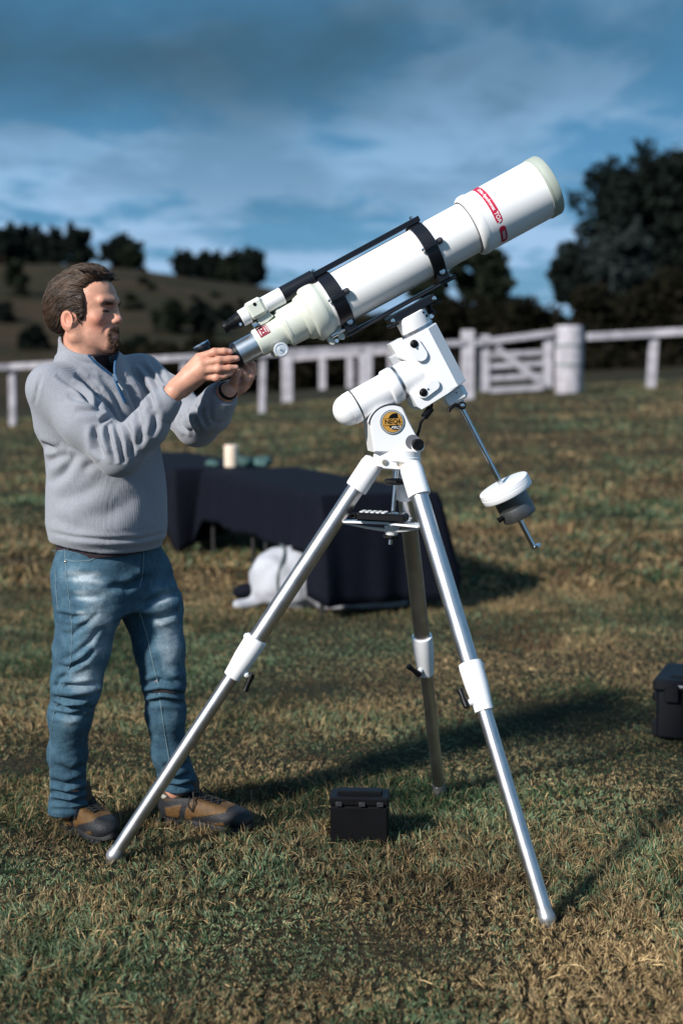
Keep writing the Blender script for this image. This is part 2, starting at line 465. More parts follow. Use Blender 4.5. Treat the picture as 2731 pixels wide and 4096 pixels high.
def ground_material():
    m = bpy.data.materials.new('pasture'); m.use_nodes = True; nt = m.node_tree; b = nt.nodes['Principled BSDF']; L = nt.links.new
    b.inputs['Roughness'].default_value = 0.95; b.inputs['Specular IOR Level'].default_value = 0.1
    col, f1, mix, mr, ns = grass_colour_nodes(nt, (0.066, 0.050, 0.028), (0.036, 0.046, 0.028), (0.042, 0.031, 0.020))
    fine = ns(60, 4, (0, 0, 0))
    c2 = mix(mr(fine, 0.35, 0.7), (0.012, 0.010, 0.007), col)
    L(c2, b.inputs['Base Color'])
    bp = nt.nodes.new('ShaderNodeBump'); bp.inputs['Strength'].default_value = 0.8; bp.inputs['Distance'].default_value = 0.03
    L(ns(38, 5, (1, 4, 0)), bp.inputs['Height']); L(bp.outputs[0], b.inputs['Normal'])
    return m
def hill_z(X, Y):
    """the dry hillside beyond the paddock, highest on the left"""
    xr = X / np.maximum(Y, 1) * F + CX                       # bearing
    top = np.interp(xr, [-2500, -600, 0, 400, 620, 1050, 1300, 1700, 2200, 5000], [900, 990, 1085, 1092, 1106, 1158, 1240, 1330, 1390, 1400])
    zt = CAMH + 165 * (1524 - top) / F
    s = np.clip((Y - 55) / 110, 0, 1); s = s * s * (3 - 2 * s)
    return 0.9 + (zt - 0.9) * s - np.clip((Y - 165) / 300, 0, 1) * 6 + 0.25 * np.sin(X * 0.21 + 1) * s + 0.2 * np.sin(Y * 0.17 + X * 0.1) * s
def build_ground():
    ys = np.concatenate([np.linspace(-12, 2, 15), np.geomspace(2.2, 60, 150), np.geomspace(61.5, 1500, 30)])
    us = np.linspace(-1, 1, 161); us = np.sign(us) * np.abs(us) ** 1.6
    V = []
    for y in ys:
        w = max(9.0, 1.1 * abs(y) + 8); X = us * w
        z = np.asarray(gz(X, y)) * np.ones_like(X)
        pts = np.stack([X, np.full_like(X, y), z], 1)
        if y < 40: pts[:, 2] += 0.010 * vnoise(pts * [1, 1, 0], 2.3, 1) + 0.006 * vnoise(pts * [1, 1, 0], 7.0, 2) - 0.012
        V.append(pts)
    n = len(us); k = len(ys); V = np.vstack(V)
    i = np.arange((k - 1)); j = np.arange(n - 1); I, J = np.meshgrid(i, j, indexing='ij'); a = (I * n + J).ravel()
    F_ = np.stack([a, a + 1, a + n + 1, a + n], 1).ravel()
    o = np_mesh('ground', V, F_, np.full(len(a), 4), ground_material(), smooth=True); tag(o, kind='structure')
    ys = np.linspace(50, 420, 80); us = np.linspace(-1, 1, 121); V = []
    for y in ys:
        X = us * (0.75 * y + 40); z = hill_z(X, np.full_like(X, y)) - (0.6 if y < 55 else 0)
        V.append(np.stack([X, np.full_like(X, y), z], 1))
    n = len(us); k = len(ys); V = np.vstack(V); I, J = np.meshgrid(np.arange(k - 1), np.arange(n - 1), indexing='ij'); a = (I * n + J).ravel()
    m = bpy.data.materials.new('hill_grass'); m.use_nodes = True; nt = m.node_tree; b = nt.nodes['Principled BSDF']
    b.inputs['Roughness'].default_value = 0.95; b.inputs['Specular IOR Level'].default_value = 0.05
    col, *_ = grass_colour_nodes(nt, (0.046, 0.032, 0.020), (0.018, 0.020, 0.011), (0.012, 0.011, 0.007), 0.25)
    nt.links.new(col, b.inputs['Base Color'])
    o = np_mesh('hill', V, np.stack([a, a + 1, a + n + 1, a + n], 1).ravel(), np.full(len(a), 4), m, smooth=True); tag(o, kind='structure')
build_ground()

def blade_material():
    m = bpy.data.materials.new('grass_blades'); m.use_nodes = True; nt = m.node_tree; b = nt.nodes['Principled BSDF']; L = nt.links.new
    b.inputs['Roughness'].default_value = 0.6; b.inputs['Specular IOR Level'].default_value = 0.25
    at = nt.nodes.new('ShaderNodeAttribute'); at.attribute_name = 'Col'; L(at.outputs['Color'], b.inputs['Base Color'])
    tr = nt.nodes.new('ShaderNodeBsdfTranslucent'); L(at.outputs['Color'], tr.inputs[0])
    ms = nt.nodes.new('ShaderNodeMixShader'); ms.inputs[0].default_value = 0.18
    out = nt.nodes['Material Output']; L(b.outputs[0], ms.inputs[1]); L(tr.outputs[0], ms.inputs[2]); L(ms.outputs[0], out.inputs[0])
    return m
BLADE = blade_material()
KEEP_OUT = []            # (x, y, radius): no grass under solid things
def grass(name, n, y0, y1, lmin, lmax, width, upr, seed, label):
    r = np.random.default_rng(seed)
    # even on the ground with distance, thinning as 1/Y (what the eye resolves)
    u = r.random(n); Y = y0 * (y1 / y0) ** u
    outer = r.random(n) < 0.22; half = 0.30 * Y + 0.25
    X = (r.random(n) * 2 - 1) * half; X = np.where(outer, np.sign(X) * (half + r.random(n) * (0.55 * Y + 1.6)), X)
    # tufts: pull towards tuft centres
    cell = 0.045; wv = np.stack([X, Y, 0 * X], 1); wx = X + 0.05 * vnoise(wv, 11, 41); wy = Y + 0.05 * vnoise(wv, 11, 42); jx = np.floor(wx / cell); jy = np.floor(wy / cell)
    hx = np.sin(jx * 12.9898 + jy * 78.233) * 43758.5453; hx -= np.floor(hx); hy = np.sin(jx * 39.346 + jy * 11.135) * 24634.6345; hy -= np.floor(hy)
    if y1 < 12:
        pull = 0.6 * r.random(n); X += pull * ((jx + hx) * cell - wx); Y += pull * ((jy + hy) * cell - wy)
    for (kx, ky, kr) in KEEP_OUT:
        k = (X - kx) ** 2 + (Y - ky) ** 2 > kr * kr; X, Y, hx, hy, outer = X[k], Y[k], hx[k], hy[k], outer[k]
    n = len(X)
    base = np.stack([X, Y, np.asarray(gz(X, Y)) - 0.006], 1)
    q = base * [1, 1, 0]
    big = vnoise(q * [0.6, 1, 1], 0.8, 3) * 0.6 + vnoise(q, 2.2, 4) * 0.5 + 0.28 * vnoise(q, 8, 5)     # green <-> dry
    thick = 0.5 + 0.5 * vnoise(q, 3.0, 6)
    dead = vnoise(q * [0.7, 1, 1], 1.3, 9) * 0.7 + 0.4 * vnoise(q, 5.0, 12)
    Ln = (lmin + (lmax - lmin) * r.random(n) ** 1.6) * (0.7 + 0.55 * thick) * (0.8 + 0.4 * hx)
    tram = vnoise(q * [0.5, 1, 1], 1.7, 31); Ln *= np.where(dead > 0.35, 0.72, 1.0) * np.clip(0.95 + 0.9 * tram, 0.35, 1.7)
    stalk = r.random(n) < 0.006; Ln = np.where(stalk, Ln * 2.6, Ln)
    # direction of lean: each tuft has a favourite one
    az = (hy * 2 * math.pi) + r.normal(0, 0.9, n); lean = np.where(stalk, 1.35, np.clip(r.normal(upr, 0.35, n), 0.1, 1.5))
    d = np.stack([np.cos(az) * np.sin(lean), np.sin(az) * np.sin(lean), np.cos(lean)], 1)
    droop = (0.25 + 0.5 * r.random(n))[:, None] * np.array([0, 0, -1.0])
    s = np.cross(d, r.normal(0, 1, (n, 3))); s /= np.linalg.norm(s, axis=1)[:, None] + 1e-9
    w = (width * (0.6 + 0.8 * r.random(n)) * np.where(outer, 2.4, 1.0))[:, None]
    l = Ln[:, None]
    mid = base + d * l * 0.55; tip = base + d * l + droop * l * 0.45
    tip[:, 2] = np.maximum(tip[:, 2], base[:, 2] + 0.004)
    V = np.stack([base - s * w * 0.5, base + s * w * 0.5, mid + s * w * 0.42, mid - s * w * 0.42, tip], 1).reshape(-1, 3)
    k = np.arange(n) * 5
    quad = np.stack([k, k + 1, k + 2, k + 3], 1); tri = np.stack([k + 3, k + 2, k + 4], 1)
    flat = np.concatenate([quad.ravel(), tri.ravel()]); tot = np.concatenate([np.full(n, 4), np.full(n, 3)])
    # colours: straw and brown thatch, blue-green growth, with patches of each
    straw = np.array([0.44, 0.320, 0.160]); brown = np.array([0.115, 0.070, 0.034]); green = np.array([0.062, 0.110, 0.046]); blue = np.array([0.190, 0.255, 0.150]); deep = np.array([0.012, 0.038, 0.018])
    t = r.random(n); g = np.clip((0.58 if y1 < 12 else 0.44) + 1.4 * big + r.normal(0, 0.20, n), 0, 1)
    isg = r.random(n) < g * 0.92
    c = np.where(isg[:, None], green + (blue - green) * (t ** 1.2)[:, None], brown + (straw - brown) * (t ** 1.15)[:, None])
    dk = vnoise(q * [0.8, 1, 1], 1.1, 21) + 0.4 * vnoise(q, 4.0, 22)
    c = np.where((isg & ((hx > 0.8) | (dk > 0.30)))[:, None], deep + (green - deep) * t[:, None], c)
    c = np.where(((dead > 0.35) & ~isg)[:, None], brown * (0.7 + 0.9 * t[:, None]), c)
    c = np.where(stalk[:, None], straw * 1.1, c)
    c *= (1.08 if y1 < 12 else 0.86) * (0.70 + 0.6 * r.random(n))[:, None] * (0.85 + 0.3 * hy)[:, None]
    c *= np.clip(0.92 + 0.42 * vnoise(q * [0.75, 1, 1], 2.4, 51) + 0.30 * vnoise(q, 7.5, 52), 0.35, 1.6)[:, None]
    col = np.repeat(c, 5, 0)
    o = np_mesh(name, V, flat, tot, BLADE, attrs={'Col': col}); tag(o, label, 'grass', kind='stuff'); return o

# ------------------------------------------------------------------ foliage
def leaf_mat(name, c1, c2):
    m = bpy.data.materials.new(name); m.use_nodes = True; nt = m.node_tree; b = nt.nodes['Principled BSDF']; L = nt.links.new
    b.inputs['Roughness'].default_value = 0.9; b.inputs['Specular IOR Level'].default_value = 0.04
    g = nt.nodes.new('ShaderNodeNewGeometry'); n = nt.nodes.new('ShaderNodeTexNoise'); n.inputs['Scale'].default_value = 1.3; n.inputs['Detail'].default_value = 4; L(g.outputs['Position'], n.inputs['Vector'])
    mr = nt.nodes.new('ShaderNodeMapRange'); mr.inputs[1].default_value = 0.35; mr.inputs[2].default_value = 0.65; L(n.outputs[0], mr.inputs[0])
    mx = nt.nodes.new('ShaderNodeMix'); mx.data_type = 'RGBA'; mx.inputs[6].default_value = (*c1, 1); mx.inputs[7].default_value = (*c2, 1); L(mr.outputs[0], mx.inputs[0]); L(mx.outputs[2], b.inputs['Base Color'])
    return m
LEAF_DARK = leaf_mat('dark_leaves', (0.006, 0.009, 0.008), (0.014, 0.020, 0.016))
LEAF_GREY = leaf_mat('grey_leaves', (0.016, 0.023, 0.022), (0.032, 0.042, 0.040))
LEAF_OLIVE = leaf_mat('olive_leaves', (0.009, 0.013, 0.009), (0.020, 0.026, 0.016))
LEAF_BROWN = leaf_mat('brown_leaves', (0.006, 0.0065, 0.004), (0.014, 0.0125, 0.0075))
BARK = mat('bark', (0.06, 0.045, 0.033), 0.9, var=0.3, vscale=6, bump=0.6, bscale=20)
def leaves(centres, radii, n, size, rng, squash=(1, 1, 1)):
    """leaf faces spread through overlapping clumps, denser to the outside of each clump"""
    k = rng.choice(len(centres), n, p=radii ** 2 / np.sum(radii ** 2))
    v = rng.normal(0, 1, (n, 3)); v /= np.linalg.norm(v, axis=1)[:, None]
    rr = radii[k] * (0.35 + 0.75 * rng.random(n) ** 0.6)
    c = centres[k] + v * rr[:, None] * np.array(squash)
    a = rng.normal(0, 1, (n, 3)); a /= np.linalg.norm(a, axis=1)[:, None]; b = np.cross(a, rng.normal(0, 1, (n, 3))); b /= np.linalg.norm(b, axis=1)[:, None]
    s = (size * (0.6 + 0.8 * rng.random(n)))[:, None]
    V = np.stack([c - a * s, c + b * s * 0.5, c + a * s, c - b * s * 0.5], 1).reshape(-1, 3)
    q = np.arange(n * 4).reshape(n, 4)
    return V, q.ravel(), np.full(n, 4)
def tree(name, x, ybase, Y, wpx, hpx, m, label, cat='tree', n=2500, clumps=14, leaf=0.11, seed=0, trunk=0.3, group=None, top=0.0, spiky=0.0, z0=None):
    """x: bearing of the stem; ybase: row of its foot; wpx, hpx: crown width and whole height as seen"""
    rng = np.random.default_rng(seed + 100)
    b = P(x, ybase, Y)
    if z0 is not None: b[2] = z0
    s = Y / F; W = wpx * s; H = hpx * s
    t = thing(name, b, label, cat, group)
    cs = []; rs = []
    zc0 = trunk * H
    clumps = int(clumps * 2.2)
    for i in range(clumps):
        f = rng.random(); zz = zc0 + (H - zc0) * (0.08 + 0.84 * f)
        wide = W * 0.5 * (math.sin(math.pi * min(1, (f * 0.8 + 0.18 - top * f * 0.25))) ** 0.7)
        a = rng.random() * 2 * math.pi; r = wide * math.sqrt(rng.random()) * 0.85
        cs.append(b + [r * math.cos(a), r * math.sin(a), zz]); rs.append((0.07 + 0.10 * rng.random()) * min(W, H) * (1 - 0.35 * f * top))
    cs = np.array(cs); rs = np.array(rs)
    V, q, lt = leaves(cs, rs, n, leaf, rng, (1, 1, 0.85))
    if spiky:   # upright sprigs at the outline
        k = rng.choice(len(cs), 40 if n < 20000 else 170); extra = []
        for j in k:
            d = nrm(rng.normal(0, 1, 3) * [1, 1, 0.5] + [0, 0, 0.9]); st = cs[j] + d * rs[j] * 0.8
            for e in range(60):
                extra.append(st + d * spiky * rng.random() + rng.normal(0, 0.10 * spiky, 3))
        ex = np.array(extra); V2, q2, l2 = leaves(ex, np.full(len(ex), leaf * 0.6), len(ex) * 2, leaf * 0.8, rng)
        q = np.concatenate([q, q2 + len(V)]); V = np.vstack([V, V2]); lt = np.concatenate([lt, l2])
    np_mesh('crown', V, q, lt, m, t)
    tb = MB(); hh = zc0 + (H - zc0) * 0.55
    path = np.array([b + [0.02 * W * math.sin(3 * u), 0, -0.3 + u * (hh + 0.3)] for u in np.linspace(0, 1, 7)])
    tb.tube(path, np.linspace(0.035, 0.012, 7) * max(H, W * 0.7), 8)
    for i in range(min(7, clumps)):
        u = 0.45 + 0.5 * rng.random(); st = path[0] + (path[-1] - path[0]) * u
        tb.tube(np.array([st, (st + cs[i]) / 2 + [0, 0, -0.02 * H], cs[i]]), np.array([0.016, 0.010, 0.005]) * H, 6)
    tb.build('trunk', BARK, t, fix=False)
    return t
def hz_at(x, Y):     # foot of a tree on the hill at bearing x
    X = (x - CX) / F * Y * 0.998
    return float(hill_z(np.array([X]), np.array([float(Y)]))[0]) - 0.2

def hedge(name, ctl, label, m, n, leaf, seed, thick=3.0, brown=None):
    """ctl: (x px, top y px, Y, base y px)"""
    rng = np.random.default_rng(seed); pts = []
    mid = P(*[ctl[len(ctl) // 2][i] for i in (0, 3, 2)]); t = thing(name, mid, label, 'hedge')
    xs = np.array([c[0] for c in ctl], float); cs = []; rs = []
    for i in range(1300):
        x = rng.uniform(xs[0], xs[-1]); ty = np.interp(x, xs, [c[1] for c in ctl]); Y = np.interp(x, xs, [c[2] for c in ctl]); by = np.interp(x, xs, [c[3] for c in ctl])
        v = rng.random() ** 0.8; y = ty + 10 + (by - ty) * v; y += 14 * math.sin(x * 0.02) + 9 * math.sin(x * 0.051 + 1)
        cs.append(P(x, y, Y + rng.uniform(0, thick))); rs.append(rng.uniform(0.25, 0.5))
    V, q, lt = leaves(np.array(cs), np.array(rs), n, leaf, rng)
    np_mesh('foliage', V, q, lt, m, t)
    w = MB()
    for i in range(40):
        x = rng.uniform(xs[0], xs[-1]); Y = np.interp(x, xs, [c[2] for c in ctl]) + 1.4; by = np.interp(x, xs, [c[3] for c in ctl]); ty = np.interp(x, xs, [c[1] for c in ctl])
        a = P(x, by + 10, Y); a[2] = min(a[2], gz(a[0], a[1]) ) - 0.2; c = P(x + rng.uniform(-40, 40), ty + 60, Y)
        w.tube(np.array([a, (a + c) / 2 + rng.normal(0, 0.1, 3), c]), np.array([0.07, 0.05, 0.02]), 6)
    w.build('stem', BARK, t, fix=False)['kind'] = 'stuff'; return t
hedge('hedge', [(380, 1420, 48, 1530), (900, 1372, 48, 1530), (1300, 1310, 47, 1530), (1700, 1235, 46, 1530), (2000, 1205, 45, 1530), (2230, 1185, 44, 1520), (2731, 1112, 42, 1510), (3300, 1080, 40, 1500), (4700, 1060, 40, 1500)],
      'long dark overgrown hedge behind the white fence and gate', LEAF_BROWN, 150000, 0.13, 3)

# big dark tree on the right, the paler bush in front of its foot, the tree behind the telescope
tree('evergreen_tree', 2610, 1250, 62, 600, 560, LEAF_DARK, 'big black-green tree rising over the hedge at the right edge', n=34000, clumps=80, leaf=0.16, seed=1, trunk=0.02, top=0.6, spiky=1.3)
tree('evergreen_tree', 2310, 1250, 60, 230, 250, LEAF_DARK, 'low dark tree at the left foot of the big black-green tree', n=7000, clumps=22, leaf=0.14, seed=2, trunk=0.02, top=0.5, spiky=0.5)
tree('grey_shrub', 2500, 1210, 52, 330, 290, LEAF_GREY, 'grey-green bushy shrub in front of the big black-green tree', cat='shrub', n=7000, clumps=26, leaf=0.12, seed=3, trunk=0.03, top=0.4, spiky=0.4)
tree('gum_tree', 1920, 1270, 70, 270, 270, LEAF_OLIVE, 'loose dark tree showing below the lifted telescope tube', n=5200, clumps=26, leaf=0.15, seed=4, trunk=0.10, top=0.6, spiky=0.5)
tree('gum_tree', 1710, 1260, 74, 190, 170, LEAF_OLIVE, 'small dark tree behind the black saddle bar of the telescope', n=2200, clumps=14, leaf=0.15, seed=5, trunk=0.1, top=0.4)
# ridge trees
ridge = [(10, 1100, 120, 110, 'leftmost dark tree of the row on the hill ridge'), (115, 1105, 130, 125, 'tall dark tree on the ridge, second from the left edge'),
         (215, 1100, 75, 105, 'narrow dark tree on the ridge just left of the head of the man'), (310, 1100, 95, 110, 'round-topped dark tree on the ridge above the head of the man'),
         (485, 1115, 130, 75, 'low dark tree on the ridge to the right of the head of the man'), (530, 1110, 50, 50, 'small pale tree standing up beside the low ridge tree'),
         (742, 1160, 64, 62, 'small lone round tree on the ridge'), (850, 1180, 130, 90, 'dark round tree at the left of the clump on the ridge end'),
         (935, 1180, 100, 80, 'middle tree of the clump on the ridge end'), (1010, 1185, 110, 100, 'right tree of the clump on the ridge end, beside the finder')]
for i, (x, y, w, h, lab) in enumerate(ridge):
    Y = 150 + (i * 37 % 20)
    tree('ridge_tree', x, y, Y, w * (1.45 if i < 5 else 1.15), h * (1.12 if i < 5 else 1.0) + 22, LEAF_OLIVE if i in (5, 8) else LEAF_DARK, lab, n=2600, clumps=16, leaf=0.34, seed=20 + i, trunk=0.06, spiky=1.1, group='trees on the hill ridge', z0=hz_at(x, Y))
slope = [(70, 1190, 130, 150, 'dark bushy tree low on the hill at the left edge'), (20, 1290, 110, 90, 'dark bush on the hill under the bushy tree at the left edge'), (140, 1400, 160, 110, 'dark bush on the slope behind the back of the man'),
         (685, 1330, 190, 150, 'large dark bush on the slope in front of the man'), (800, 1335, 120, 150, 'upright dark bush beside the large one on the slope'), (640, 1290, 60, 50, 'small bush left of the large one on the slope'),
         (525, 1210, 46, 40, 'small dark bush on the slope beside the forehead of the man'), (575, 1140, 40, 36, 'tiny bush high on the bare slope'), (905, 1290, 110, 80, 'dark bush on the slope behind the finder eyepiece'),
         (1010, 1300, 130, 110, 'dark bush on the slope behind the focuser'), (560, 1400, 150, 70, 'low bush on the slope beside the beard of the man'), (1120, 1290, 150, 110, 'dark bush on the slope under the finder tube')]
for i, (x, y, w, h, lab) in enumerate(slope):
    Y = float(np.interp(y, [1140, 1420], [140, 75]))
    # stand it on the hillside: move along its bearing to where the slope meets the row
    yy = np.linspace(60, 165, 200); zz = hill_z((x - CX) / F * yy, yy); row = 1524 - (zz - CAMH) / yy * F
    k = int(np.argmin(np.abs(row - y))); Y = float(yy[k])
    tree('hill_bush', x, y, Y, w, h, LEAF_DARK if i % 3 else LEAF_OLIVE, lab, cat='bush', n=1500, clumps=12, leaf=0.26, seed=40 + i, trunk=0.03, group='bushes on the hillside', z0=float(zz[k]) - 0.3)

rs_ = np.random.default_rng(77)
ORD = ['first', 'second', 'third', 'fourth', 'fifth', 'sixth', 'seventh', 'eighth', 'ninth', 'tenth']
for i, x in enumerate([35, 92, 515, 556, 604, 655, 715, 778, 868, 965]):
    y0_ = float(np.interp(x, [0, 400, 1050, 1300], [1125, 1125, 1190, 1260])); y = y0_ + rs_.uniform(0, 0.5) * (1400 - y0_)
    yy = np.linspace(60, 165, 200); zz = hill_z((x - CX) / F * yy, yy); k = int(np.argmin(np.abs(1524 - (zz - CAMH) / yy * F - y)))
    tree('scrub_bush', x, y, float(yy[k]), rs_.uniform(26, 60), rs_.uniform(18, 40), LEAF_DARK if i % 2 else LEAF_OLIVE, ORD[i] + ' from the left of the ten small scrub bushes dotted over the hillside', cat='bush', n=420, clumps=5, leaf=0.22, seed=200 + i, trunk=0.03, group='scrub dotted over the hillside', z0=float(zz[k]) - 0.15)

# ------------------------------------------------------------------ white timber fence and gate
PAINT = mat('weathered_white_paint', (0.44, 0.42, 0.46), 0.8, var=0.2, vscale=5, bump=0.4, bscale=25, col2=(0.27, 0.255, 0.28))
def post(parent, foot, top, w, name='post', d=None):
    foot = np.asarray(foot, float).copy(); top = np.asarray(top, float); foot[2] -= 0.15
    MB().box((foot + top) / 2, [w / 2, 0, 0], [0, (d or w) / 2, 0], (top - foot) / 2, 0.012).build(name, PAINT, parent, sharp=30)
def rail(parent, a, b, h, d, name='rail'):
    a = np.asarray(a, float); b = np.asarray(b, float); x = (b - a) / 2; n = nrm(np.cross(x, [0, 0, 1])); u = np.cross(nrm(x), n)
    MB().box((a + b) / 2, x, n * d / 2, u * h / 2, 0.01).build(name, PAINT, parent, sharp=30)
def fence():
    # front fence: feet read off the photograph, standing on the field
    A = [(-1900, 1752), (-1400, 1742), (-980, 1732), (-560, 1722), (-140, 1712), (55, 1700), (430, 1684), (740, 1668), (1048, 1649), (1462, 1622), (1868, 1595)]
    t = thing('fence', G(430, 1684), 'white post and rail fence running left from the gate behind the man', 'fence')
    feet = [G(*q) for q in A]; H = 1.18
    for i, f in enumerate(feet[:-1]):
        w = 0.135 if i != 9 else 0.28
        lean = np.array([0.03 if i in (8,) else 0.0, 0, 0])
        post(t, f, f + lean + [0, 0, H - 0.02], w)
    for a, b in zip(feet[:-1], feet[1:]):
        off = np.array([0, -0.10, H - 0.02])
        rail(t, a + off + nrm(b - a) * 0.004, b + off - nrm(b - a) * 0.004, 0.125, 0.10)
    gl = feet[-1]
    g0 = thing('gate_post', gl, 'thick white post on the left of the paddock gate', 'post'); post(g0, gl, gl + [0, 0, 1.42], 0.27)
    gr = G(2272, 1570)
    g1 = thing('gate_post', gr, 'thick round white post on the right of the paddock gate', 'post')
    MB().lathe(gr - [0, 0, 0.2], [0, 0, 1], [(0, 0.27), (0.4, 0.295), (1.0, 0.305), (1.55, 0.295), (1.60, 0.27)], 20).build('post', PAINT, g1)
    bandm = mat('green_stain', (0.20, 0.25, 0.25), 0.8, var=0.2)
    for z in (0.55, 0.95): MB().lathe(gr + [0, 0, z], [0, 0, 1], [(0, 0.309), (0.055, 0.309)], 20).build('wire_band', bandm, g1)
    # gate
    b0 = gl + nrm(gr - gl) * 0.36; b1 = gr - nrm(gr - gl) * 0.46; ax = nrm(b1 - b0)
    g = thing('gate', (b0 + b1) / 2, 'white five-bar paddock gate with a diagonal brace', 'gate')
    up = np.array([0, 0, 1.0])
    post(g, b0 + up * 0.27, b0 + up * 1.30, 0.23, 'stile', 0.06); post(g, b1 + up * 0.27, b1 + up * 1.16, 0.20, 'stile', 0.06)
    for z in (0.14, 0.39, 0.64, 0.87):
        rail(g, b0 + ax * 0.12 + up * z, b1 - ax * 0.105 + up * z, 0.125, 0.045, 'bar')
    rail(g, b0 - ax * 0.35 + up * 1.13 + [0, -0.09, 0], b1 + ax * 0.2 + up * 1.27 + [0, -0.09, 0], 0.14, 0.06, 'top_bar')
    rail(g, b0 + ax * 0.25 + up * 1.02 + [0, -0.06, 0], b1 - ax * 0.05 + up * 0.16 + [0, -0.06, 0], 0.15, 0.03, 'brace')
    # right-hand run
    B = [(2600, 1549), (3000, 1530), (3450, 1515), (3950, 1506), (4500, 1500)]
    f2 = [gr] + [G(*q) for q in B]
    t2 = thing('fence', f2[1], 'white post and rail fence running right from the round gate post', 'fence')
    for f in f2[1:]: post(t2, f, f + [0.06, 0, 1.16], 0.18)
    for i, (a, b) in enumerate(zip(f2[:-1], f2[1:])):
        off = np.array([0, -0.13, 1.14]); s = 0.36 if i == 0 else 0.004
        rail(t2, a + off + nrm(b - a) * s, b + off - nrm(b - a) * 0.004, 0.165, 0.10)
    # back run, seen under the front rail
    Cc = [(-300, 1590), (120, 1582), (560, 1575), (1150, 1606), (1290, 1557), (1400, 1552), (1566, 1545), (1760, 1540)]
    ft = [G(*q) for q in Cc]
    t3 = thing('fence', ft[3], 'second white fence seen under the rail of the front one, farther back', 'fence')
    for i, f in enumerate(ft):
        post(t3, f, f + [0, 0, 1.1], 0.26 if i == 3 else 0.22)
    for a, b in ((ft[0], ft[1]), (ft[1], ft[2]), (ft[2], ft[4]), (ft[4], ft[5]), (ft[5], ft[6]), (ft[6], ft[7])):
        for z in ((1.05, 0.45) if b[0] < -3.0 else (1.05,)):
            off = np.array([0, -0.16, z]); rail(t3, a + off + nrm(b - a) * .004, b + off - nrm(b - a) * .004, 0.2 if z > 1 else 0.16, 0.08)
fence()

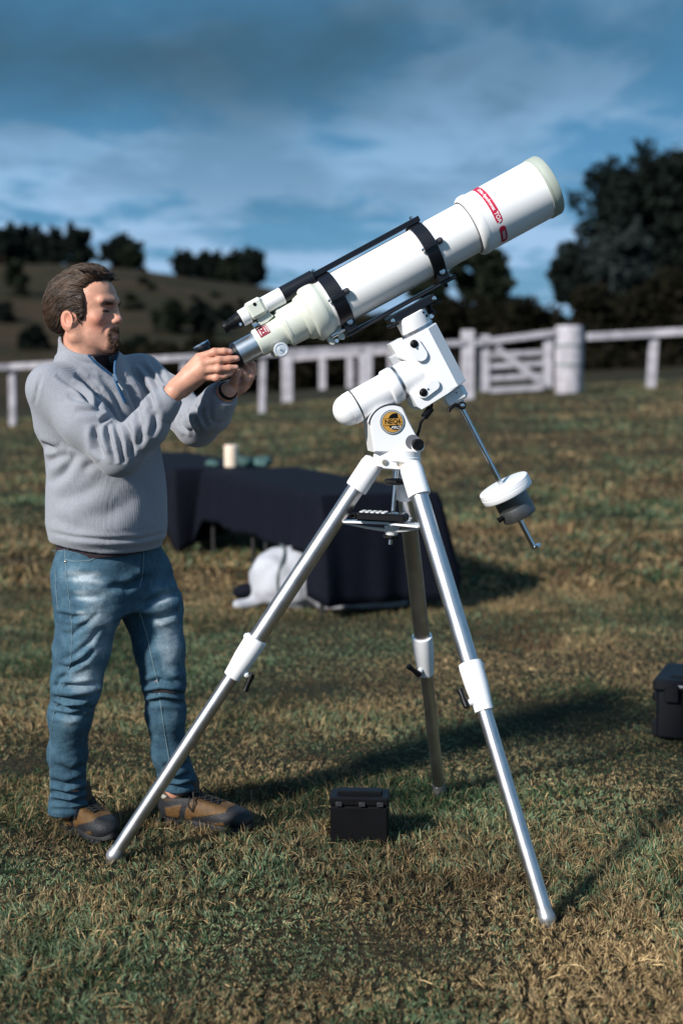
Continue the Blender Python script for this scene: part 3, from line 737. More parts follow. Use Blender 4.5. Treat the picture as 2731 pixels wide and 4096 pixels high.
# ------------------------------------------------------------------ tables with black cloths, candle, garland, bag
CLOTH = mat('black_cloth', (0.0046, 0.0056, 0.0115), 0.8, spec=0.10, var=0.1, vscale=30, sheen=0.0, bump=0.15, bscale=300)
TMETAL = mat('dark_metal', (0.02, 0.02, 0.02), 0.5, metal=0.3)
def tables():
    zt = 0.726
    N = P(1284, 1986, 8.43); Rr = P(1769, 1978, 8.58); N[2] = Rr[2] = zt
    ex = nrm(Rr - N); ey = np.array([-ex[1], ex[0], 0]); ey = nrm(np.array([-0.345, 0.938, 0])); ex = np.array([ey[1], -ey[0], 0]); W = 0.755
    def one(o, length, label, clabel, hem, seed):
        t = thing('folding_table', o * [1, 1, 0], label, 'table')
        c = o + ex * W / 2 + ey * length / 2
        MB().box(c - [0, 0, 0.025], ex * (W / 2 - 0.012), ey * (length / 2 - 0.012), [0, 0, 0.02], 0.005).build('tabletop', TMETAL, t)
        for u, v in ((0.04, 0.10), (W - 0.04, 0.10), (0.04, length - 0.14), (W - 0.04, length - 0.14), (0.04, length * 0.56), (0.04, length * .45)):
            q = o + ex * u + ey * v
            MB().tube(np.array([q - [0, 0, 0.05], q * [1, 1, 0] + [0, 0, -0.02]]), 0.016, 8).build('leg', TMETAL, t)
        # cloth: perimeter skirt with folds
        per = 2 * (W + length); n = 460; V = []; rows = 12
        for i in range(n):
            s = per * i / n
            if s < W: p = o + ex * s; nn = -ey; side = 0; u = s / W
            elif s < W + length: p = o + ex * W + ey * (s - W); nn = ex; side = 1; u = (s - W) / length
            elif s < 2 * W + length: p = o + ex * (2 * W + length - s) + ey * length; nn = ey; side = 2; u = (s - W - length) / W
            else: p = o + ey * (per - s); nn = -ex; side = 3; u = 1 - (s - 2 * W - length) / length
            dc = min(min(abs(s - k), per - abs(s - k)) for k in (0, W, W + length, 2 * W + length))
            cn = math.exp(-(dc / 0.10) ** 2)
            h0 = hem(side, u)
            fold = 0.010 * math.sin(s * 19 + seed) + 0.007 * math.sin(s * 31 + 2 * seed) + 0.008 * math.sin(s * 8.7)
            col = []
            for k in range(rows):
                f = k / (rows - 1); nearR = abs(s - W) < 0.3; out = 0.012 + (0.03 + fold) * f ** 0.8 + cn * (0.10 if nearR else 0.05) * f
                z = zt - f * (zt - h0) + 0.004 - (0.0 if k else 0)
                cdir = nrm(nn + (ex if side == 0 else -0.4 * ey) * cn) if nearR else nn
                col.append(p * [1, 1, 0] + cdir * out * (0 if k == 0 else 1) + [0, 0, z])
            V.append(col)
        V = np.array(V); VV = V.reshape(-1, 3); fs = []
        for i in range(n):
            i2 = (i + 1) % n
            for k in range(rows - 1): fs.append((i * rows + k, i2 * rows + k, i2 * rows + k + 1, i * rows + k + 1))
        fs.append(tuple(i * rows for i in range(n)))
        b = MB(); b.add(VV, fs); cl = b.build('tablecloth', CLOTH, None, sharp=60); tag(cl, clabel, 'tablecloth')
        sm = cl.modifiers.new('thick', 'SOLIDIFY'); sm.thickness = 0.003; sm.offset = 1
        return t
    one(N, 2.75, 'folding table under the nearer black cloth, on dark legs', 'black cloth over the nearer table, hanging almost to the grass at its end',
        lambda s, u: {0: 0.07, 1: 0.2, 2: 0.25}.get(s, 0.27 + 0.03 * math.sin(u * 9)) if s != 3 else (0.06 + 0.30 * (u / 0.07) ** 0.6) if u < 0.07 else 0.36 - 0.02 * u + 0.012 * math.sin(u * 17) - 0.24 * max(0, (u - 0.93) / 0.07) ** 2, 1.0)
    o2 = N + ey * 2.80 - ex * 0.22
    one(o2, 2.6, 'folding table at the far end, mostly hidden behind the man', 'black cloth over the far table beside the sweater of the man', lambda s, u: 0.30 if s else (0.05 + 0.25 * u ** 0.6), 2.3)
    # candle and teal garland
    c = P(926, 1862, 11.25); c[2] = zt + 0.008
    wax = mat('cream_wax', (0.80, 0.66, 0.52), 0.45, var=0.05, sss=0.2)
    cd = thing('candle', c, 'thick cream pillar candle standing on the black tablecloth', 'candle')
    MB().lathe(c, [0, 0, 1], [(0, 0.054), (0.01, 0.057), (0.165, 0.056), (0.172, 0.050), (0.168, 0.012)], 28).build('wax', wax, cd)
    MB().tube(np.array([c + [0, 0, 0.165], c + [0.004, 0, 0.185]]), 0.002, 6).build('wick', TMETAL, cd)
    tm = mat('teal_tulle', (0.055, 0.13, 0.125), 0.8, var=0.3, vscale=20)
    gd = thing('garland', c + [0.1, -0.02, 0], 'crumpled teal tulle garland around the candle', 'garland')
    rng = np.random.default_rng(5); S = Sdf()
    for i in range(26):
        a = rng.uniform(-0.16, 0.30); q = c + ex * a + ey * rng.uniform(-0.09, 0.14); r_ = rng.uniform(0.022, 0.040) * (1.25 if a > 0.06 else 0.8); q[2] = c[2] + r_ * rng.uniform(0.6, 1.1)
        S.ell(q, (r_ * 1.3, r_ * 1.2, r_), 0.02)
    def fg(p, cc=None, rad=1e9):
        d = S(p, cc, rad) + 0.006 * vnoise(p, 45, 1) + 0.004 * np.sin(p[:, 0] * 190 + 4 * vnoise(p, 30, 2)) 
        return np.maximum(np.maximum(d, c[2] + 0.001 - p[:, 2]), 0.060 - np.hypot(p[:, 0] - c[0], p[:, 1] - c[1]))
    V, Q = surface_nets(fg, c - [0.45, 0.45, 0.03], c + [0.55, 0.45, 0.16], 0.008, 14)
    np_mesh('tulle', V, Q.ravel(), np.full(len(Q), 4), tm, gd, smooth=True)
tables()

def sack():
    m = mat('white_canvas', (0.42, 0.43, 0.47), 0.85, var=0.1, vscale=9, bump=0.2, bscale=40)
    S = Sdf(); g0 = P(1165, 2400, 8.84) * [1, 1, 0]
    S.ell(g0 + [-0.01, 0.0, 0.185], (0.26, 0.22, 0.195), 0.0); S.ell(g0 + [0.13, 0.02, 0.13], (0.20, 0.22, 0.15), 0.06); S.ell(g0 + [-0.16, 0.0, 0.10], (0.10, 0.14, 0.10), 0.06)
    S.cone(g0 + [-0.22, -0.06, 0.04], g0 + [-0.33, -0.10, 0.02], 0.055, 0.030, 0.04); S.cone(g0 + [0.22, -0.12, 0.03], g0 + [0.62, -0.06, 0.035], 0.045, 0.06, 0.05); S.cone(g0 + [0.62, -0.06, 0.03], g0 + [0.70, 0.0, 0.03], 0.05, 0.03, 0.04)
    def f(p, c=None, rad=1e9): return np.maximum(S(p, c, rad) + 0.014 * vnoise(p * [1, 1, 0.5], 7, 3) + 0.007 * vnoise(p, 17, 5) + 0.010 * np.sin(26 * (p[:, 0] + 0.6 * p[:, 2]) + 3 * vnoise(p, 6, 4)), 0.002 - p[:, 2])
    V, Q = surface_nets(f, g0 + [-0.5, -0.35, -0.02], g0 + [0.85, 0.35, 0.5], 0.010, 14); V = relax(V, Q, 1, 0.4)
    t = thing('canvas_sack', g0, 'bulky white canvas sack lying under the nearer black-clothed table', 'sack')
    np_mesh('canvas', V, Q.ravel(), np.full(len(Q), 4), m, t, smooth=True)
    b = MB(); pts = []
    bv_ = [g0 + [-0.055 + 0.02 * math.cos(3 * a), 0.222 * math.cos(a) - 0.0, 0.185 + 0.200 * math.sin(a)] for a in np.linspace(-0.7, math.pi + 0.7, 30)]
    b.tube(np.array(bv_), 0.010, 8).build('strap', mat('dark_strap', (0.06, 0.08, 0.08), 0.8), t)
    MB().ball(g0 + [-0.28, 0.0, 0.10], 1, (0.09, 0, 0), (0, 0.07, 0), (0.02, 0, 0.05), 16, 9).build('dark_end_flap', CLOTH, t)
sack()

# ------------------------------------------------------------------ telescope, mount, tripod
YAW = R(9)                       # the tube points 9 degrees away from the picture plane
footL, footR, footB = G(450, 3432), G(2190, 3686), G(1757, 3168)
TC = (footL + footR + footB) / 3
NRM = np.array([math.sin(YAW), -math.cos(YAW), 0])       # towards the viewer
PO = np.array([0.165, TC[1], 0])                          # the mount's upright plane passes here
def M(x, y, off=0.0):
    r = ray(x, y); o = np.array([0, 0, CAMH]); q = PO + NRM * off
    return o + r * (np.dot(q - o, NRM) / np.dot(r, NRM))
A_PX = np.array([0.878, -0.478]); D_PX = np.array([0.478, 0.878])
O1 = np.array([1370.0, 1185.0]); O2 = np.array([1668.0, 1319.0])
AW = nrm(M(*(O1 + A_PX * 900)) - M(*O1)); DW = -np.cross(NRM, AW); DW = nrm(DW)
if DW[2] > 0: DW = -DW
class Fr:
    """a frame in the mount's plane: offsets in photograph pixels along the tube (t), across it downwards (p), to the viewer (n)"""
    def __init__(s, o): s.o = o; s.w0 = M(*o); s.k = depth(s.w0) / F
    def __call__(s, t, p, n=0.0):
        q = M(*(s.o + A_PX * t + D_PX * p)); return q + NRM * n * s.k
    def r(s, t, px): return px * depth(M(*(s.o + A_PX * t))) / F
S1, S2 = Fr(O1), Fr(O2)
WHITE = mat('white_enamel', (0.82, 0.82, 0.83), 0.32, var=0.03, vscale=9, coat=0.3)
TUBE = mat('tube_white', (0.82, 0.82, 0.815), 0.36, var=0.02, vscale=7, bump=0.03, bscale=500)
CREAM = mat('pale_green_enamel', (0.62, 0.645, 0.565), 0.38, var=0.04, vscale=12, bump=0.05, bscale=260)
CAPM = mat('grey_green_cap', (0.38, 0.42, 0.36), 0.5, var=0.05)
BLACK = mat('black_anodised', (0.006, 0.007, 0.011), 0.36, spec=0.4, var=0.1)
BLKP = mat('black_plastic', (0.0042, 0.0042, 0.0055), 0.45, spec=0.2, var=0.15)
CHROME = mat('chrome', (0.75, 0.75, 0.76), 0.15, metal=1.0, var=0.03)
ALU = mat('brushed_silver', (0.62, 0.65, 0.69), 0.34, metal=1.0, var=0.05, vscale=60)
STEEL = mat('stainless_tube', (0.66, 0.64, 0.64), 0.36, metal=1.0, var=0.06, vscale=25, rvar=0.06)
RED = mat('crimson_print', (0.46, 0.012, 0.05), 0.45, var=0.03)
LETTER = mat('white_lettering', (0.82, 0.80, 0.80), 0.5, var=0.01)
MAROON = mat('maroon_plate', (0.22, 0.012, 0.025), 0.4, var=0.05)
GOLD = mat('gold_print', (0.52, 0.27, 0.05), 0.4, var=0.06)
GREYM = mat('grey_weight', (0.16, 0.165, 0.17), 0.42, metal=0.75, var=0.08, vscale=80)
GREY = mat('grey_paint', (0.42, 0.43, 0.45), 0.5, var=0.05)

def lat(fr, prof, name, m, parent, p=0.0, n=0.0, seg=64, **k):
    """lathe along the tube axis: prof (t px, r px)"""
    c0 = fr(prof[0][0], p, n); ts = [np.dot(fr(t, p, n) - c0, AW) for t, _ in prof]
    return MB().lathe(c0, AW, [(a, fr.r(t, r)) for a, (t, r) in zip(ts, prof)], seg, **k).build(name, m, parent)
def knob(fr, t, p, n0, n1, r, name, m, parent, seg=28, prof=None):
    c = fr(t, p, n0); L_ = (n1 - n0) * fr.k
    pr = prof or [(0, r), (L_ * 0.85, r), (L_, r * 0.86)]
    pr = [(a, b * fr.k) for a, b in pr]
    return MB().lathe(c, NRM, pr, seg).build(name, m, parent)
def bar(fr, t0, t1, p0, p1, n0, n1, name, m, parent, bev=3):
    c = (fr(t0, p0, n0) + fr(t1, p1, n1)) / 2; k = fr.k
    tt = np.linalg.norm(fr(t1, (p0 + p1) / 2) - fr(t0, (p0 + p1) / 2)) / 2
    return MB().box(c, AW * tt, DW * (p1 - p0) / 2 * k, NRM * (n1 - n0) / 2 * k, bev * k).build(name, m, parent, sharp=30)

def telescope():
    T = thing('telescope', S1(0, 120), 'long white refractor telescope on the mount, tilted up to the right', 'telescope')
    lat(S1, [(-84, 102), (-83, 105), (-78, 106.5), (578, 106.5), (579, 104)], 'main_tube', TUBE, T)
    ds = lat(S1, [(572, 100), (574, 112), (578, 121), (585, 126), (592, 127.5), (608, 127.5), (613, 125), (618, 123.6), (893, 123.6), (894, 120)], 'dew_shield', TUBE, T)
    lat(S1, [(571, 107), (571.5, 111), (577, 111), (577.2, 107)], 'joint_ring', BLACK, ds, cap=False)
    lat(S1, [(889, 124.5), (890, 127), (899, 127.5), (900, 126), (903, 127), (928, 127), (933, 124), (935, 112), (935.5, 20)], 'lens_cap', CAPM, T)
    # crimson band, printed with white letters; it ends in rounded tips on the near side
    def on_band(t, a, dr=0.0):     # a: angle around, 0 = towards the viewer, positive = up
        return S1(t, 0) + (NRM * math.cos(a) - DW * math.sin(a)) * (S1.r(t, 123.6) + dr)
    def band(a0, a1, name, t0=648, t1=676):
        n = 60; V = []; f = []
        wd = (t1 - t0) / 2; tm = (t0 + t1) / 2; rr = 123.6
        for i in range(n + 1):
            a = a0 + (a1 - a0) * i / n; e = min(abs(a - a0), abs(a1 - a)) * rr
            w = wd if e > wd else math.sqrt(max(0.0, wd * wd - (wd - e) ** 2))
            V += [on_band(tm - w, a, 0.0006), on_band(tm + w, a, 0.0006)]
            if i: f.append((2 * i - 2, 2 * i - 1, 2 * i + 1, 2 * i))
        b = MB(); b.add(V, f); return b.build(name, RED, ds, sharp=80)
    def band_text(txt, amid, size, squeeze=1.0):
        v, f = text_mesh(txt, size, True); k = S1.k; b = MB()
        V = [on_band(662 + y / k, amid - x * squeeze / (123.6 * k), 0.0011) for x, y in v]
        b.add(V, f); b.build('lettering', LETTER, ds, smooth=False)
    A1 = R(-19)
    band(A1, R(150), 'printed_band'); band(R(-66), R(-25), 'printed_band')
    band_text('TOA', R(-7), 0.0165, 0.95); band_text('Ortho Apochromat', R(37), 0.0135, 0.86); band_text('TAKAHASHI', R(-46), 0.0125, 0.5)
    # tube rings
    for t0, t1 in ((-66, -10), (352, 404)):
        r_ = lat(S1, [(t0, 106), (t0, 115), (t0 + 1.5, 116.5), (t1 - 1.5, 116.5), (t1, 115), (t1, 106)], 'tube_ring', BLACK, T, cap=False)
        tm = (t0 + t1) / 2
        felt = lat(S1, [(t0 - 1.5, 106.6), (t0 - 1.5, 109), (t1 + 1.5, 109), (t1 + 1.5, 106.6)], 'felt_lining', GREY, r_, cap=False)
        # hinge lug with its screws on the near side, and the base block with a round bolt
        for a, w in ((R(6), 9),):
            c = S1(tm, 0) + (NRM * math.cos(a) - DW * math.sin(a)) * S1.r(tm, 120)
            u = nrm(-DW * math.cos(a) - NRM * math.sin(a)); v = nrm(NRM * math.cos(a) - DW * math.sin(a))
            MB().box(c, AW * 30 * S1.k, u * w * S1.k, v * 9 * S1.k, 2 * S1.k).build('hinge_lug', BLACK, r_)
            MB().lathe(c - AW * 33 * S1.k, -AW, [(0, 6 * S1.k), (7 * S1.k, 6 * S1.k), (9 * S1.k, 4 * S1.k)], 14).build('screw', CHROME, r_)
            MB().lathe(c + AW * 31 * S1.k, AW, [(0, 13 * S1.k), (16 * S1.k, 13 * S1.k), (22 * S1.k, 8 * S1.k)], 18).build('thumb_screw', mat('dark_grey_metal', (0.06, 0.06, 0.07), 0.4, metal=0.5), r_)
        bar(S1, tm - 24, tm + 24, 84, 136, -50, 62, 'foot_block', BLACK, r_)
        knob(S1, tm + 4, 100, 62, 66, 19, 'bolt_washer', BLACK, r_); knob(S1, tm + 4, 100, 66, 69, 12, 'bolt', ALU, r_)
    rl = bar(S1, -72, 412, -140, -117, -30, 32, 'top_rail', BLACK, T, 2)
    for t in (-58, 385):
        c = S1(t, -140, 20); MB().lathe(c, -DW, [(0, 7 * S1.k), (9 * S1.k, 7 * S1.k), (12 * S1.k, 4 * S1.k)], 14).build('screw', CHROME, rl)
    dv = bar(S1, -62, 428, 136, 152, -34, 40, 'dovetail_bar', BLACK, T, 2)
    bar(S1, -56, 422, 144, 147, 40.5, 43, 'groove_line', mat('dark_grey_metal', (0.06, 0.06, 0.07), 0.4, metal=0.5), dv, 0.5)
    for t in (-54, 380): MB().lathe(S1(t, 152, 20), DW, [(0, 7 * S1.k), (13 * S1.k, 7 * S1.k)], 12).build('screw', BLKP, dv)
    # rear cell and focuser
    col = lat(S1, [(-88, 96), (-78, 101), (-77, 106), (-82, 108), (-92, 110), (-96, 114), (-104, 117.5), (-118, 119.5), (-138, 119.5), (-152, 117.5), (-160, 112), (-162, 107), (-164, 100), (-172, 98), (-186, 93), (-190, 89), (-192, 83), (-262, 80), (-268, 78.5), (-270, 66)][::-1], 'rear_cell', CREAM, T)
    fo = lat(S1, [(-272, 60), (-280, 60), (-384, 57.5), (-390, 57), (-393, 53)][::-1], 'focuser_housing', CREAM, T, p=3)
    lat(S1, [(-278, 66), (-270, 70), (-262, 81.5), (-256, 82), (-252, 80)], 'step_ring', CREAM, fo)
    dt = lat(S1, [(-476, 51), (-388, 51)], 'draw_tube', ALU, T, p=5)
    MB().tube(np.array([S1(-470, 50, -8), S1(-392, 50, -8)]), 2.2 * S1.k, 8).build('rack_strip', CHROME, dt)
    ad = lat(S1, [(-545, 30), (-543, 34), (-515, 34), (-513, 43), (-492, 44), (-491, 51.5), (-476, 53), (-475, 50)], 'adapter_ring', BLACK, T, p=5)
    # ears of the cell with bolts
    def ear(t, p, n, dirp, w=17, name='cell_ear'):
        pts = []
        for i in range(20):
            a = 2 * math.pi * i / 20; pts.append(S1(t + w * math.cos(a), p + (w * 0.9) * math.sin(a) + (dirp * -32 if math.sin(a) * dirp < -0.2 else 0), n + 9))
        MB().prism(pts, -NRM * 24 * S1.k, 2 * S1.k).build(name, CREAM, col)
        knob(S1, t, p, n + 9, n + 13, 10, 'bolt_washer', CHROME, col); knob(S1, t, p, n + 13, n + 18, 6, 'bolt', CHROME, col)
    ear(-106, -125, 28, -1)
    # lower clamp lug: two prongs with chrome screws
    for t in (-128, -84):
        pts = [S1(t + 12 * math.cos(a), 136 + 16 * math.sin(a) - (46 if math.sin(a) < 0 else 0), 34) for a in np.linspace(0, 2 * math.pi, 18, endpoint=False)]
        MB().prism(pts, -NRM * 40 * S1.k, 2 * S1.k).build('clamp_lug', CREAM, col)
    MB().lathe(S1(-122, 118, 42), AW, [(0, 10 * S1.k), (26 * S1.k, 10 * S1.k), (27 * S1.k, 6 * S1.k), (50 * S1.k, 6 * S1.k), (64 * S1.k, 6 * S1.k), (65 * S1.k, 8 * S1.k), (76 * S1.k, 8 * S1.k)], 16).build('clamp_screw', CHROME, col)
    knob(S1, -112, 143, 34, 46, 9, 'bolt', CHROME, col)
    # focus knobs on both sides of the pinion
    for sgn in (1, -1):
        c = S1(-326, 68, 0); k = S1.k; ax = NRM * sgn
        fk = MB().lathe(c + ax * 40 * k, ax, [(0, 13 * k), (16 * k, 13 * k), (17 * k, 29 * k), (30 * k, 30 * k), (33 * k, 28 * k), (34 * k, 22 * k), (31 * k, 21 * k), (31 * k, 15 * k), (34 * k, 14 * k), (34 * k, 8 * k)], 36).build('focus_knob', mat('satin_silver', (0.80, 0.81, 0.84), 0.35, metal=0.6, var=0.03), T)
        MB().lathe(c + ax * 74 * k, ax, [(0, 5 * k), (4 * k, 5 * k), (6 * k, 3 * k)], 12).build('knob_screw', CHROME, fk)
    bar(S1, -352, -300, 50, 90, -44, 44, 'pinion_block', CREAM, T, 8)
    # maker's plate, bent round the housing
    def plate(t, a, dr): return S1(t, 3) + (NRM * math.cos(a) - DW * math.sin(a)) * (S1.r(t, 58.5) + dr)
    n = 12; V = []; f = []
    for i in range(n + 1):
        a = R(14) + R(46) * i / n
        V += [plate(-372, a, 0.0007), plate(-327, a, 0.0007)]
        if i: f.append((2 * i - 2, 2 * i - 1, 2 * i + 1, 2 * i))
    b = MB(); b.add(V, f); pl = b.build('maker_plate', MAROON, fo)
    def ptext(txt, t, size, am=R(37), sq=0.9):
        v, ff = text_mesh(txt, size, True); k = S1.k; b = MB(); b.add([plate(t + y / k, am - x * sq / (58.5 * k), 0.0012) for x, y in v], ff); b.build('lettering', LETTER, pl, smooth=False)
    ptext('D=130mm', -364, 0.0062); ptext('TAKAHASHI', -333, 0.0062, sq=0.75); ptext('f=1000mm', -342, 0.005)
    b = MB(); V = [plate(t, a, 0.0011) for a in (R(26), R(48)) for t in (-357, -350)]; b.add(V, [(0, 1, 3, 2)]); b.build('number_strip', LETTER, pl)
    # star diagonal with its eyepiece
    di = bar(S1, -640, -546, -30, 36, -32, 32, 'star_diagonal', BLACK, T, 10)
    c = S1(-590, -30, 0); k = S1.k
    ep = MB().lathe(c, -DW, [(0, 24 * k), (14 * k, 24 * k), (15 * k, 31 * k), (30 * k, 32 * k), (31 * k, 27 * k), (52 * k, 27 * k), (53 * k, 34 * k), (66 * k, 34 * k), (72 * k, 30 * k), (73 * k, 20 * k), (66 * k, 18 * k)], 32).build('eyepiece', BLACK, T)
    MB().lathe(c - DW * 68 * k, -DW, [(0, 34.6 * k), (6 * k, 33 * k)], 32, cap=False).build('chrome_rim', CHROME, ep)
    MB().lathe(S1(-600, -64, 28), NRM, [(0, 8 * k), (10 * k, 8 * k), (12 * k, 6 * k)], 14).build('set_screw', CHROME, ep)
    # finder
    fp = -118
    fb = lat(S1, [(-212, 34.5), (-211, 35.5), (-70, 35.5), (-68, 33)], 'finder_objective', BLACK, T, p=fp, n=14, seg=40)
    lat(S1, [(-294, 33), (-293, 34.5), (-214, 35), (-210, 34)], 'finder_tube', WHITE, T, p=fp, n=14, seg=40)
    br = bar(S1, -368, -294, -160, -86, -30, 52, 'finder_bracket', CREAM, T, 12)
    pts = [S1(t, p, 30) for t, p in ((-345, -88), (-294, -88), (-282, -62), (-318, -52), (-352, -54))]
    MB().prism(pts, -NRM * 44 * S1.k, 3 * S1.k).build('bracket_foot', CREAM, br)
    MB().lathe(S1(-330, -140, 52), NRM, [(0, 7 * k), (2 * k, 7 * k)], 14).build('screw', BLKP, br)
    MB().lathe(S1(-350, -64, 30), nrm(-AW * 0.9 + DW * 0.1), [(0, 8 * k), (6 * k, 8 * k), (7 * k, 16 * k), (24 * k, 16 * k), (26 * k, 13 * k)], 22).build('bracket_knob', CHROME, br)
    lat(S1, [(-402, 31), (-400, 34), (-366, 35)], 'finder_collar', WHITE, T, p=fp + 2, n=14, seg=36)
    fe = lat(S1, [(-482, 12), (-480, 22), (-470, 24), (-462, 24), (-461, 20), (-450, 20), (-449, 26), (-428, 26), (-427, 29), (-404, 31), (-402, 29)], 'finder_eyepiece', BLKP, T, p=fp + 4, n=14, seg=30)
    knob(S1, -416, fp + 20, 40, 48, 6, 'set_screw', CHROME, fe)
    return T
telescope()

def mount():
    B = thing('equatorial_mount', M(1590, 1830), 'white equatorial mount head with a round gold and black badge', 'mount')
    k = S2.k
    # dec head under the tube: saddle with clamp, drum, setting circle
    sa = bar(S2, -88, 118, -98, -66, -46, 50, 'saddle', BLACK, B, 4)
    v, f = text_mesh('SKY', 0.011); 
    for t in (-78, 108): knob(S2, t, -80, 50, 54, 9, 'saddle_bolt', CHROME, sa, 16)
    bar(S2, -96, -58, -70, -56, -40, 46, 'saddle_step', BLACK, sa, 2)
    def dl(prof, name, m, parent, t=0, n=0, seg=56, **q):
        c0 = S2(t, prof[0][0], n); return MB().lathe(c0, DW, [(np.dot(S2(t, a, n) - c0, DW), r * k) for a, r in prof], seg, **q).build(name, m, parent)
    dr = dl([(-68, 62), (-64, 66), (-10, 66), (-6, 64)], 'dec_drum', WHITE, B, t=2)
    for t, p in ((44, -52), (50, -34)): knob(S2, t, p, 42, 54, 5, 'screw_hole', BLKP, dr, 12)
    ci = dl([(-8, 66.5), (8, 66.5)], 'setting_circle', ALU, B, t=3)
    for i in range(30):       # graduation marks
        a = R(-80) + R(160) * i / 29
        c = S2(3, 1) + (NRM * math.cos(a) + AW * math.sin(a)) * 66.6 * k
        MB().box(c, (AW * math.cos(a) - NRM * math.sin(a)) * 0.6 * k, DW * (5 if i % 5 == 0 else 3) * k, (NRM * math.cos(a) + AW * math.sin(a)) * 0.4 * k).build('mark', BLKP, ci, smooth=False)
    # clamp screw at the saddle's right
    pts = np.array([S2(84, -62, 10), S2(84, -20, 14)]); MB().tube(np.array([S2(86, -70, 12), S2(80, -48, 12), S2(84, -24, 12)]), np.array([13, 10, 13]) * k, 12).build('saddle_clamp', BLKP, sa)
    knob(S2, 72, -22, 8, 22, 10, 'clamp_bolt', CHROME, sa, 14)
    # dec body: box with chamfered long edges
    def prism(outline, d0, d1, name, m, parent, bev=3):
        pts = [S2(t, d0, n) for t, n in outline]; return MB().prism(pts, DW * (d1 - d0) * k, bev * k).build(name, m, parent, sharp=25)
    body = prism([(-66, 74), (24, 80), (72, 34), (74, -40), (30, -78), (-60, -76), (-86, -40), (-88, 44)], 8, 270, 'dec_body', WHITE, B)
    low = MB(); low.prism([S2(-160, 205, 77), S2(-150, 196, 77), S2(-60, 192, 77), S2(20, 192, 77), S2(22, 268, 77), S2(-30, 275, 77), S2(-150, 281, 77), S2(-160, 262, 77)], -NRM * 150 * k, 3 * k); low.build('lower_housing', WHITE, B, sharp=25)
    MB().prism([S2(-130, -4, 42), S2(-76, -4, 42), S2(-70, 92, 42), S2(-100, 92, 42), S2(-126, 60, 42)], -NRM * 90 * k, 6 * k).build('motor_cover', WHITE, B, sharp=25)
    MB().prism([S2(-152, 44, 10), S2(-108, 44, 10), S2(-104, 92, 10), S2(-150, 92, 10)], -NRM * 60 * k, 8 * k).build('motor_box', GREY, B)
    # raised oval pads with black caps
    def pad(t0, p0, t1, p1, n, r, kt, kp):
        dv = np.array([t1 - t0, p1 - p0]); a0 = math.atan2(dv[1], dv[0]); pts = []
        for a in np.linspace(-math.pi / 2, math.pi / 2, 12): pts.append(S2(t1 + r * math.cos(a0 + a), p1 + r * math.sin(a0 + a), n + 13))
        for a in np.linspace(math.pi / 2, 3 * math.pi / 2, 12): pts.append(S2(t0 + r * math.cos(a0 + a), p0 + r * math.sin(a0 + a), n + 13))
        q = MB().prism(pts, -NRM * 16 * k, 3 * k).build('raised_pad', WHITE, body)
        c = S2(kt, kp, n + 13); MB().ball(c, 1, AW * 16.5 * k, DW * 16.5 * k, NRM * 9 * k, 24, 12).build('black_cap', BLKP, body)
        sx = kt + (t1 - t0) * 0.42; sy = kp + (p1 - p0) * 0.42
        knob(S2, sx, sy, n + 13, n + 16, 4.5, 'screw', CHROME, body, 12)
    pad(-55, 40, -52, 88, 76, 27, -55, 37); pad(-115, 225, -62, 217, 77, 22, -115, 222)
    # RA axis: joint, setting ring, collar, housing, rear dome
    ra = 150
    def rl(prof, name, m, parent, seg=56, **q):
        c0 = S2(prof[0][0], ra); return MB().lathe(c0, AW, [(np.dot(S2(a, ra) - c0, AW), r * k) for a, r in prof], seg, **q).build(name, m, parent)
    rl([(-160, 70), (-60, 72)], 'ra_joint', WHITE, B)
    rc = rl([(-174, 69.5), (-160, 69.5)], 'setting_circle', ALU, B)
    for i in range(26):
        a = R(-75) + R(150) * i / 25; rad = NRM * math.cos(a) - DW * math.sin(a)
        MB().box(S2(-167, ra) + rad * 69.6 * k, AW * (5 if i % 5 == 0 else 3) * k, (NRM * math.sin(a) + DW * math.cos(a)) * 0.7 * k, rad * 0.4 * k).build('mark', BLKP, rc, smooth=False)
    rl([(-222, 64), (-216, 73), (-210, 75), (-180, 75), (-174, 72)], 'ra_collar', WHITE, B)
    rl([(-356, 65), (-216, 65)], 'ra_housing', WHITE, B)
    rl([(-361, 66.5), (-356, 66.5)], 'seal_ring', BLACK, B)
    dome = [(-361, 65), (-395, 64)] + [(-395 - 62 * math.sin(a), 64 * math.cos(a)) for a in np.linspace(0.08, 1.5, 12)]
    rl(dome[::-1], 'end_cap', WHITE, B)
    capr = rl([(-394, 64.2), (-392, 64.8), (-366, 65.6), (-362, 65.4)], 'grip_ribs', WHITE, B, seg=240, cap=False, rib=0.022, nrib=60)
    # latitude base: cheeks with the round badge
    out = [(1497, 1809), (1488, 1750), (1478, 1690)] + [(1567 - 92 * math.cos(a), 1702 - 84 * math.sin(a)) for a in np.linspace(0.15, 1.9, 12)] + [(1610, 1632), (1640, 1692), (1668, 1748), (1680, 1785), (1679, 1809)]
    ch = MB().prism([M(x, y, 0.058) for x, y in out], -NRM * 0.116, 0.004).build('latitude_base', WHITE, B, sharp=30)
    arch = [(1567 - 92 * math.cos(a), 1702 - 84 * math.sin(a)) for a in np.linspace(0.05, 1.95, 20)]
    MB().tube(np.array([M(x, y, 0.0585) for x, y in arch]), 0.0016, 6).build('gap_line', BLKP, ch)
    # badge
    E = np.array([1568.0, 1688.0]); kk = depth(M(*E, 0.06)) / F; X_ = nrm(np.cross(NRM, [0, 0, 1])); X_ = X_ if X_[0] > 0 else -X_; U_ = np.array([0, 0, 1.0]); Ec = M(*E, 0.058)
    TLT = R(3)
    def bp(x, y, h): return Ec + (X_ * (x * math.cos(TLT) - y * math.sin(TLT)) + U_ * (x * math.sin(TLT) + y * math.cos(TLT))) * kk + NRM * h
